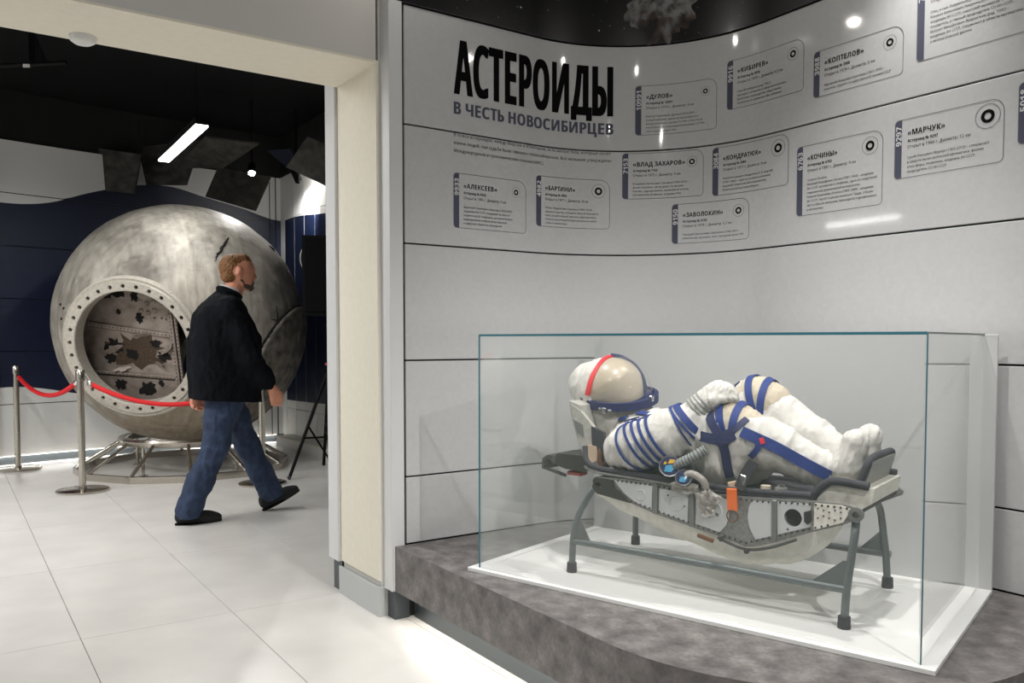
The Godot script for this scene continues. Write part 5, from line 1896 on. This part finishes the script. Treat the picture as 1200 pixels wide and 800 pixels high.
# ---------------------------------------------------------------- the visitor
func build_person() -> void:
	var o := Vector3(1.55, 0.0, -5.73)
	var t := thing("person", "person in a dark blazer and blue jeans walking past the capsule", "person", Transform3D(Basis(), o))
	var P := func(x: float, y: float, z: float) -> Vector3: return Vector3(x, y, z) - o
	# joints
	var hip_r: Vector3 = P.call(1.535, 0.88, -5.65)
	var hip_l: Vector3 = P.call(1.56, 0.88, -5.81)
	var knee_r: Vector3 = P.call(1.475, 0.50, -5.64)
	var ank_r: Vector3 = P.call(1.285, 0.10, -5.65)
	var knee_l: Vector3 = P.call(1.735, 0.47, -5.82)
	var ank_l: Vector3 = P.call(1.895, 0.115, -5.80)
	var sh_r: Vector3 = P.call(1.555, 1.405, -5.53)
	var el_r: Vector3 = P.call(1.672, 1.085, -5.50)
	var wr_r: Vector3 = P.call(1.818, 0.885, -5.53)
	var sh_l: Vector3 = P.call(1.59, 1.40, -5.92)
	var el_l: Vector3 = P.call(1.505, 1.10, -5.97)
	var wr_l: Vector3 = P.call(1.425, 0.86, -5.95)
	var neck: Vector3 = P.call(1.60, 1.48, -5.73)
	# skin body under the clothes
	var b := Field.new()
	b.k = 0.02
	b.chain([[P.call(1.55, 0.92, -5.73), 0.12], [P.call(1.555, 1.15, -5.73), 0.12], [P.call(1.565, 1.33, -5.73), 0.115]])
	b.chain([[neck, 0.06], [P.call(1.635, 1.57, -5.73), 0.056]])
	b.bone(sh_r, sh_l, 0.06, 0.06)
	b.bone(P.call(1.565, 1.33, -5.73), neck, 0.1, 0.06)
	for l in [[hip_r, knee_r, ank_r], [hip_l, knee_l, ank_l]]:
		b.chain([[l[0], 0.075], [l[1], 0.05], [l[2], 0.038]])
	for l in [[sh_r, el_r, wr_r], [sh_l, el_l, wr_l]]:
		b.chain([[l[0], 0.045], [l[1], 0.036], [l[2], 0.027]])
	var body := MB.new()
	var r := b.surface(0.013)
	body.indexed(r[0], r[1])
	# head; faces +x, turned a little from the camera
	var h := Field.new()
	h.k = 0.008
	var hc: Vector3 = P.call(1.662, 1.668, -5.735)
	var hb := Basis(Vector3.UP, 0.06)
	var H := func(x: float, y: float, z: float) -> Vector3: return hc + hb * Vector3(x, y, z)
	h.bone(H.call(-0.030, 0.020, 0), H.call(0.022, 0.026, 0), 0.084, 0.080)
	h.bone(H.call(0.02, 0.0, 0.012), H.call(0.02, 0.0, -0.012), 0.076, 0.076)
	h.bone(H.call(0.035, -0.05, 0.018), H.call(0.035, -0.05, -0.018), 0.055, 0.055)
	h.bone(H.call(0.02, -0.055, 0.0), H.call(0.068, -0.100, 0.0), 0.05, 0.028)
	h.bone(H.call(0.085, 0.018, 0.028), H.call(0.085, 0.018, -0.028), 0.016, 0.016)
	h.bone(H.call(0.092, 0.008, 0), H.call(0.116, -0.030, 0), 0.010, 0.0135)
	h.bone(H.call(0.104, -0.036, 0.012), H.call(0.104, -0.036, -0.012), 0.009, 0.009)
	h.bone(H.call(0.092, -0.062, 0.016), H.call(0.092, -0.062, -0.016), 0.009, 0.009)
	h.bone(H.call(0.088, -0.076, 0.014), H.call(0.088, -0.076, -0.014), 0.010, 0.010)
	h.bone(H.call(-0.01, -0.06, 0), H.call(-0.03, -0.15, 0), 0.055, 0.056)
	for z: float in [-1.0, 1.0]:
		h.bone(H.call(-0.008, -0.02, 0.080 * z), H.call(-0.022, 0.008, 0.094 * z), 0.008, 0.010)
		h.bone(H.call(-0.022, 0.008, 0.094 * z), H.call(-0.030, -0.018, 0.092 * z), 0.010, 0.009)
		h.bone(H.call(-0.030, -0.018, 0.090 * z), H.call(-0.012, -0.048, 0.082 * z), 0.008, 0.007)
	r = h.surface(0.004)
	body.indexed(r[0], r[1])
	# hands, loosely curled
	for hd in [[el_r, wr_r, 1.0], [el_l, wr_l, -1.0]]:
		var f := Field.new()
		f.k = 0.005
		var w: Vector3 = hd[1]
		var d: Vector3 = (Vector3(0.35, -0.93, 0.0) if hd[2] > 0.0 else Vector3(0.05, -1.0, 0.0)).normalized()
		var flat: Vector3 = Vector3(0, 0, 1) * float(hd[2])
		var fw: Vector3 = d.cross(flat).normalized()
		if fw.x < 0.0:
			fw = -fw
		f.bone(w - d * 0.03, w + d * 0.02, 0.027, 0.026)
		for i in 4:
			f.bone(w + d * 0.015 + fw * (0.018 - 0.012 * i), w + d * 0.085 + fw * (0.030 - 0.020 * i), 0.016, 0.0135)
		for i in 4:
			var len := [0.068, 0.078, 0.072, 0.056][i] as float
			var k0 := w + d * (0.086 - 0.004 * absf(i - 1.0)) + fw * (0.031 - 0.0205 * i)
			var k1 := k0 + (d * 0.9 - flat * 0.35).normalized() * len * 0.42
			var k2 := k1 + (d * 0.6 - flat * 0.8).normalized() * len * 0.33
			var k3 := k2 + (d * 0.1 - flat * 0.9).normalized() * len * 0.27
			f.chain([[k0, 0.0098], [k1, 0.0090], [k2, 0.0082], [k3, 0.0075]])
		var t0 := w + d * 0.03 + fw * 0.022
		f.chain([[t0, 0.013], [t0 + d * 0.035 + fw * 0.022 - flat * 0.01, 0.0105], [t0 + d * 0.062 + fw * 0.024 - flat * 0.02, 0.009]])
		r = f.surface(0.0035)
		body.indexed(r[0], r[1])
	part("body", body, M.skin, t, "skin of face and hands")
	# hair and beard as caps over the head
	var hair := Field.new()
	hair.k = 0.008
	hair.bone(H.call(-0.040, 0.030, 0), H.call(0.020, 0.050, 0), 0.087, 0.074)
	hair.bone(H.call(-0.066, -0.035, 0.02), H.call(-0.066, -0.035, -0.02), 0.046, 0.046)
	hair.bone(H.call(0.0, 0.06, 0.0), H.call(0.05, 0.075, 0.0), 0.05, 0.030)
	part("hair", wrinkled(hair.surface(0.005), 0.006, 40.0, 3), M.hair, t, "short light brown hair")
	var beard := Field.new()
	beard.k = 0.006
	beard.bone(H.call(0.035, -0.085, 0.034), H.call(0.082, -0.105, 0.006), 0.024, 0.022)
	beard.bone(H.call(0.035, -0.085, -0.034), H.call(0.082, -0.105, -0.006), 0.024, 0.022)
	for z: float in [-1.0, 1.0]:
		beard.bone(H.call(-0.002, -0.055, 0.064 * z), H.call(0.035, -0.088, 0.040 * z), 0.013, 0.019)
		beard.bone(H.call(0.095, -0.051, 0.004 * z), H.call(0.088, -0.078, 0.030 * z), 0.008, 0.010)
	beard.bone(H.call(0.095, -0.051, 0.012), H.call(0.092, -0.075, 0.024), 0.008, 0.008)
	part("beard", wrinkled(beard.surface(0.004), 0.003, 60.0, 3), M.beard, t, "short brown beard")
	for z: float in [-1.0, 1.0]:
		part("eye", MB.new().ball(H.call(0.083, 0.002, 0.030 * z), 0.0105, 10), M.shirt, t)
	# jacket
	var j := Field.new()
	j.k = 0.02
	for z: float in [-5.655, -5.805]:
		j.chain([[P.call(1.475, 0.80, z), 0.135], [P.call(1.478, 1.0, z), 0.132], [P.call(1.485, 1.17, z), 0.138], [P.call(1.505, 1.33, z), 0.122], [P.call(1.535, 1.42, z), 0.085]])
		j.bone(P.call(1.565, 0.80, z), P.call(1.565, 1.1, z), 0.14, 0.14)
		j.chain([[P.call(1.655, 0.80, z), 0.130], [P.call(1.655, 1.0, z), 0.130], [P.call(1.65, 1.2, z), 0.125], [P.call(1.62, 1.36, z), 0.095]])
	j.bone(sh_r, sh_l, 0.078, 0.078)
	j.bone(P.call(1.555, 1.42, -5.73), P.call(1.580, 1.50, -5.73), 0.11, 0.074)
	var arm := Field.new()
	arm.k = 0.02
	for l in [[sh_r, el_r, wr_r], [sh_l, el_l, wr_l]]:
		j.chain([[l[0], 0.075], [l[0].lerp(l[1], 0.5), 0.072], [l[1], 0.062], [l[1].lerp(l[2], 0.6), 0.054], [l[2] + (l[1] - l[2]).normalized() * 0.035, 0.046]])
	var jr := j.surface(0.012)
	var jm := wrinkled(jr, 0.008, 7.0, 15)
	# square hem
	for i in jm.v.size():
		if jm.v[i].y < 0.80 - 0.07 * jm.v[i].x:
			jm.v[i].y = 0.80 - 0.07 * jm.v[i].x
	part("jacket", jm, M.jacket, t, "dark charcoal blazer")
	part("shirt_collar", MB.new().tube(ring_path(P.call(1.606, 1.545, -5.73), Vector3(0.35, 1, 0), 0.064, 0.062, 24), 0.010, 8, false, true), M.shirt, t, "pale shirt collar")
	part("jacket_collar", MB.new().tube(ring_path(P.call(1.600, 1.522, -5.73), Vector3(0.45, 1, 0), 0.078, 0.074, 24), 0.018, 8, false, true), M.jacket, t)
	# jeans
	var g := Field.new()
	g.k = 0.018
	g.bone(P.call(1.535, 0.86, -5.67), P.call(1.56, 0.86, -5.79), 0.115, 0.115)
	g.bone(P.call(1.54, 0.80, -5.69), P.call(1.56, 0.80, -5.77), 0.115, 0.115)
	g.chain([[hip_r + Vector3(0.01, -0.07, 0), 0.112], [hip_r.lerp(knee_r, 0.55), 0.098], [knee_r, 0.082], [knee_r.lerp(ank_r, 0.55), 0.082], [ank_r + Vector3(0.010, -0.012, 0), 0.088]])
	g.chain([[hip_l + Vector3(0.02, -0.07, 0), 0.112], [hip_l.lerp(knee_l, 0.55), 0.094], [knee_l, 0.079], [knee_l.lerp(ank_l, 0.55), 0.080], [ank_l + Vector3(0.0, 0.0, 0), 0.086]])
	var gm := wrinkled(g.surface(0.011), 0.010, 6.0, 25)
	for i in gm.v.size():
		# trouser cuffs end flat
		var v := gm.v[i]
		if v.x < 0.0 and v.y < 0.045:
			gm.v[i].y = 0.043
		if v.x > 0.2:
			var e := (ank_l - knee_l).normalized()
			var q := (v - ank_l).dot(e)
			if q > 0.03:
				gm.v[i] = v - e * (q - 0.03)
	part("jeans", gm, M.jeans, t, "blue denim jeans")
	# shoes
	for s in [[Vector3(1.215, 0.0, -5.665), 0.06, 0.0], [Vector3(1.832, 0.0, -5.80), 0.02, 0.42]]:
		var xf := Transform3D(Basis(Vector3.UP, -s[1]) * Basis(Vector3(0, 0, 1), s[2]), s[0] - o)
		var f := Field.new()
		f.k = 0.012
		f.chain([[xf * Vector3(0.035, 0.044, 0), 0.036], [xf * Vector3(0.11, 0.045, 0.002), 0.040], [xf * Vector3(0.20, 0.034, 0.004), 0.035], [xf * Vector3(0.265, 0.026, 0.002), 0.026]])
		f.bone(xf * Vector3(0.04, 0.075, 0), xf * Vector3(0.10, 0.07, 0), 0.034, 0.03)
		f.bone(xf * Vector3(0.18, 0.03, 0.018), xf * Vector3(0.235, 0.028, 0.015), 0.03, 0.024)
		f.bone(xf * Vector3(0.18, 0.03, -0.014), xf * Vector3(0.235, 0.028, -0.012), 0.03, 0.024)
		var sm := wrinkled(f.surface(0.007), 0.001, 10.0, 2)
		var inv := xf.affine_inverse()
		for i in sm.v.size():
			var q := inv * sm.v[i]
			if q.y < 0.004:
				q.y = 0.004
				sm.v[i] = xf * q
		var sh := part("shoe", sm, M.shoe, t, "black suede slip-on shoe")
		var sole := []
		for k in 22:
			var a := TAU * k / 22
			var c := cos(a)
			sole.append(Vector2(0.145 + c * 0.148, sin(a) * (0.045 - 0.006 * c)))
		part("sole", MB.new().prism(sole, 0.0, 0.012, xf * Transform3D(Basis(Vector3.RIGHT, Vector3(0, 0, -1), Vector3.UP), Vector3())), M.black_plastic, sh)


func ring_path(c: Vector3, ax: Vector3, ra: float, rb: float, n: int) -> Array:
	var b := axis_to(ax)
	var out := []
	for i in n:
		var a := TAU * i / n
		out.append(c + b.x * cos(a) * ra + b.z * sin(a) * rb)
	return out


# ---------------------------------------------------------------- other things in the capsule room
func hung_board(px: Array, depths: Array, m: Material, label: String) -> void:
	var p := []
	for i in 4:
		p.append(at_depth(px[i].x, px[i].y, depths[i]))
	var c: Vector3 = (p[0] + p[1] + p[2] + p[3]) / 4.0
	var n: Vector3 = (p[1] - p[0]).cross(p[3] - p[0]).normalized()
	var t := thing("hung_panel", label, "panel", Transform3D(Basis(), c), "dark square boards hung under the black ceiling")
	var b := MB.new()
	var f := []
	var k := []
	for q: Vector3 in p:
		f.append(q - c + n * 0.01)
		k.append(q - c - n * 0.01)
	b.flat(f, n)
	b.flat(k, -n)
	for i in 4:
		var j := (i + 1) % 4
		b.flat([f[i], f[j], k[j], k[i]], (f[i] + f[j]) * 0.5)
	part("board", b, m, t)
	for i in [0, 1]:
		var q: Vector3 = (p[i] - c) * 0.9
		part("wire", MB.new().rod(q, Vector3(q.x, 3.6 - c.y, q.z), 0.0012, 5), M.black_metal, t)


func build_far_things() -> void:
	hung_board([Vector2(97, 171), Vector2(166, 181), Vector2(158, 227), Vector2(92, 220)], [8.6, 8.5, 8.55, 8.65], M.hung_board, "flat dark grey square board hung highest before the white wall top")
	hung_board([Vector2(168, 172), Vector2(236, 164), Vector2(219, 217), Vector2(159, 217)], [8.8, 8.7, 8.8, 8.9], M.hung_board, "dark grey square board hung behind the glowing linear lamp")
	hung_board([Vector2(240, 160), Vector2(304, 168), Vector2(262, 196), Vector2(205, 196)], [7.6, 7.5, 8.1, 8.2], M.hung_board, "dark tilted board hung nearly flat between lamp and spotlight")
	hung_board([Vector2(256, 195), Vector2(318, 207), Vector2(300, 247), Vector2(241, 230)], [8.7, 8.6, 8.8, 8.9], M.hung_board, "mottled dark board hung low over the top of the capsule")
	hung_board([Vector2(361, 160), Vector2(404, 178), Vector2(400, 226), Vector2(336, 196)], [8.2, 8.0, 8.2, 8.4], M.hung_board, "dark grey board hung beside the portal trim")
	hung_board([Vector2(314, 177), Vector2(340, 174), Vector2(352, 195), Vector2(338, 197)], [8.6, 8.5, 8.5, 8.6], M.hung_board_blue, "small dark blue board hung near the corner spotlight")
	# ceiling bracket with a short rail
	var c := at_depth(38, 75, 5.6)
	var br := thing("ceiling_bracket", "black ceiling bracket with a crossbar and a small white tag", "bracket", Transform3D(Basis(), c))
	var a := at_depth(0, 77, 5.6) - c
	var e := at_depth(78, 73.5, 5.6) - c
	part("crossbar", MB.new().rod(a, e, 0.014, 8), M.black_metal, br)
	part("stem", MB.new().box(Vector3(0, (3.6 - c.y) * 0.5, 0), Vector3(0.04, 3.6 - c.y, 0.04)), M.black_metal, br)
	part("gusset", MB.new().prism([Vector2(0.0, 0.0), Vector2(0.10, 0.0), Vector2(0.02, 0.2)], -0.008, 0.008, Transform3D(Basis(Vector3.UP, -0.6), Vector3())), M.black_metal, br)
	part("tag", MB.new().box(at_depth(31, 77, 5.57) - c, Vector3(0.045, 0.022, 0.006), Basis(Vector3.UP, -0.6)), M.shirt, br, "small white tag")
	# loudspeaker on its tripod
	var sp := Vector3(2.865, 0.0, -7.13)
	var st := thing("tripod_stand", "black tripod stand with splayed legs carrying the loudspeaker", "tripod", Transform3D(Basis(), sp))
	part("pole", MB.new().rod(Vector3(0, 0.10, 0), Vector3(0, 1.42, 0), 0.018, 12), M.black_metal, st)
	part("collar", MB.new().lathe([Vector2(0.0, 0.86), Vector2(0.032, 0.86), Vector2(0.034, 0.93), Vector2(0.0, 0.93)], 16), M.black_plastic, st)
	part("lower_collar", MB.new().lathe([Vector2(0.0, 0.30), Vector2(0.03, 0.30), Vector2(0.03, 0.35), Vector2(0.0, 0.35)], 16), M.black_plastic, st)
	part("knob", MB.new().rod(Vector3(0, 0.99, 0), Vector3(-0.04, 0.99, 0.03), 0.012, 8), M.red_plastic, st, "small red knob")
	for d in [Vector3(-0.43, 0, 0.15), Vector3(0.17, 0, 0.42), Vector3(0.12, 0, -0.45)]:
		part("leg", MB.new().rod(Vector3(0, 0.90, 0) + d * 0.06, d + Vector3(0, 0.012, 0), 0.015, 10), M.black_metal, st)
		part("brace", MB.new().rod(Vector3(0, 0.33, 0), d * 0.62 + Vector3(0, 0.345, 0), 0.009, 8).rod(Vector3(0, 0.12, 0), d * 0.52 + Vector3(0, 0.44, 0), 0.009, 8), M.black_metal, st)
		part("rubber_tip", MB.new().ball(d + Vector3(0, 0.018, 0), 0.018, 10), M.rubber, st)
	var ls := thing("loudspeaker", "tall black loudspeaker cabinet on a tripod by the portal", "loudspeaker", Transform3D(Basis(Vector3.UP, -0.45), sp + Vector3(0, 1.42, 0)))
	part("cabinet", MB.new().prism([Vector2(-0.21, -0.17), Vector2(0.21, -0.17), Vector2(0.21, 0.05), Vector2(0.12, 0.17), Vector2(-0.12, 0.17), Vector2(-0.21, 0.05)], 0.0, 0.70, Transform3D(Basis(Vector3.RIGHT, Vector3(0, 0, -1), Vector3.UP), Vector3())), M.black_plastic, ls)
	part("grille", MB.new().box(Vector3(0, 0.35, 0.178), Vector3(0.38, 0.64, 0.016), Basis(), 0.006), M.grille, ls)
	part("socket", MB.new().lathe([Vector2(0.03, -0.06), Vector2(0.035, 0.0), Vector2(0.0, 0.0)], 14), M.black_metal, ls)
	part("handle", MB.new().tube(ease_path([Vector3(-0.215, 0.60, 0.0), Vector3(-0.235, 0.55, 0.0), Vector3(-0.235, 0.48, 0.0), Vector3(-0.215, 0.43, 0.0)]), 0.010, 8), M.seat_rib, ls, "grey recessed handle")
	# low white plinth along the boarded wall
	var pl := thing("low_plinth", "low white curved plinth along the boarded wall", "plinth")
	var out := [Vector2(3.31, -9.32), Vector2(3.12, -9.32)]
	for i in 13:
		var f := i / 12.0
		out.append(Vector2(3.10 + 0.03 * sin(f * PI), lerpf(-9.3, -6.2, f)))
	out.append(Vector2(3.10, -4.2))
	out.append(Vector2(3.31, -4.2))
	part("block", slab_from(out, 0.0, 0.10), M.white_panel, pl)
	var cap := []
	for q: Vector2 in out:
		cap.append(q + Vector2(-0.015 if q.x < 3.2 else 0.0, 0.0))
	part("top_board", slab_from(cap, 0.10, 0.125), M.seat_shell, pl)


# ---------------------------------------------------------------- lamps
func led_lamp(a: Vector3, b: Vector3, e: float, label: String) -> void:
	var ctr := (a + b) * 0.5
	var len := a.distance_to(b)
	var dir := (b - a).normalized()
	var bas := Basis(dir.cross(Vector3.UP).normalized() * -1.0, Vector3.UP, dir)
	var t := thing("linear_lamp", label, "lamp", Transform3D(bas, ctr), "suspended linear lamps")
	part("housing", MB.new().box(Vector3(0, 0.035, 0), Vector3(0.09, 0.05, len), Basis(), 0.003), M.black_metal, t)
	part("diffuser", MB.new().box(Vector3(0, 0.004, 0), Vector3(0.084, 0.012, len - 0.01)), M.led, t, "glowing white diffuser")
	for s: float in [-0.4, 0.4]:
		part("suspension_wire", MB.new().rod(Vector3(0, 0.06, len * s), Vector3(0, 3.6 - ctr.y, len * s), 0.0015, 5), M.black_metal, t)
	area(ctr + Vector3(0, -0.006, 0), Basis(bas.x, bas.z, -bas.y) if false else Basis(bas.x, -bas.z, Vector3.UP), Vector2(0.084, len), e, Color(1.0, 1.0, 0.995))


func spot_lamp(at: Vector3, aim: Vector3, e: float, angle: float, label: String, group: String, soft := 0.6) -> void:
	var d := (aim - at).normalized()
	var t := thing("track_spotlight", label, "lamp", Transform3D(Basis(), at), group)
	var xf := Transform3D(axis_to(-d), Vector3())
	part("lamp_body", MB.new().lathe([Vector2(0.036, -0.005), Vector2(0.04, 0.0), Vector2(0.04, 0.12), Vector2(0.034, 0.135), Vector2(0.0, 0.135)], 20, xf), M.black_metal, t)
	part("bulb", MB.new().lathe([Vector2(0.0, -0.022), Vector2(0.018, -0.017), Vector2(0.028, -0.006), Vector2(0.033, 0.006)], 20, xf), M.bulb, t)
	part("bracket", MB.new().rod(-d * 0.07, Vector3(-d.x * 0.07, 3.6 - at.y, -d.z * 0.07), 0.009, 8), M.black_metal, t)
	spot(at + d * 0.024, aim, e, angle, soft, 0.035, Color(1.0, 0.995, 0.985))


func build_lamps() -> void:
	# the room with the case: lamps seen as glints on the printed wall
	var g := "ceiling spotlights above the glass case"
	spot_lamp(Vector3(1.65, 3.1, -1.53), Vector3(2.35, 0.4, -2.1), 3.2, 42.0, "black ceiling spotlight over the rounded platform corner", g, 1.0)
	spot_lamp(Vector3(1.57, 3.1, -3.02), Vector3(2.3, 0.4, -2.0), 2.8, 27.0, "black ceiling spotlight beside the portal pilaster", g, 1.0)
	spot_lamp(Vector3(2.88, 3.05, -1.67), Vector3(2.4, 0.4, -1.9), 2.6, 42.0, "black ceiling spotlight close to the printed wall", g, 1.0)
	spot_lamp(Vector3(1.5, 3.1, 0.2), Vector3(2.3, 0.40, -2.1), 5.5, 34.0, "black ceiling spotlight in front of the stone platform", g, 1.0)
	spot_lamp(Vector3(-0.6, 3.2, -0.6), Vector3(0.3, 0.0, -2.6), 3.0, 60.0, "black ceiling spotlight aimed at the tiled floor", "ceiling spotlights over the floor", 1.0)
	# the capsule room
	led_lamp(Vector3(1.53, 2.7, -6.09), Vector3(1.56, 2.7, -7.47), 1.7, "glowing white linear lamp hung before the capsule")
	led_lamp(Vector3(-1.3, 2.7, -6.09), Vector3(-1.3, 2.7, -7.47), 6.2, "glowing white linear lamp hung further along the capsule room")
	led_lamp(Vector3(-4.1, 2.8, -6.09), Vector3(-4.1, 2.8, -7.47), 6.2, "glowing white linear lamp hung at the end of the capsule room")
	led_lamp(Vector3(-0.3, 2.8, -4.3), Vector3(-0.3, 2.8, -5.6), 6.0, "glowing white linear lamp hung just inside the portal")
	var gc := "spotlights under the ceiling of the capsule room"
	spot_lamp(at_depth(295, 203, 8.3), CAP + Vector3(0.3, 0.2, 0.9), 0.8, 40.0, "black spotlight glowing over the capsule", gc, 0.9)
	spot_lamp(at_depth(350, 212, 8.7), Vector3(3.33, 2.62, -8.75), 1.6, 40.0, "black spotlight washing the boarded corner wall", gc, 0.6)
	spot_lamp(Vector3(-0.9, 2.9, -5.6), CAP + Vector3(-0.5, -0.1, 0.6), 3.0, 24.0, "black spotlight aimed at the capsule hatch", gc, 0.9)
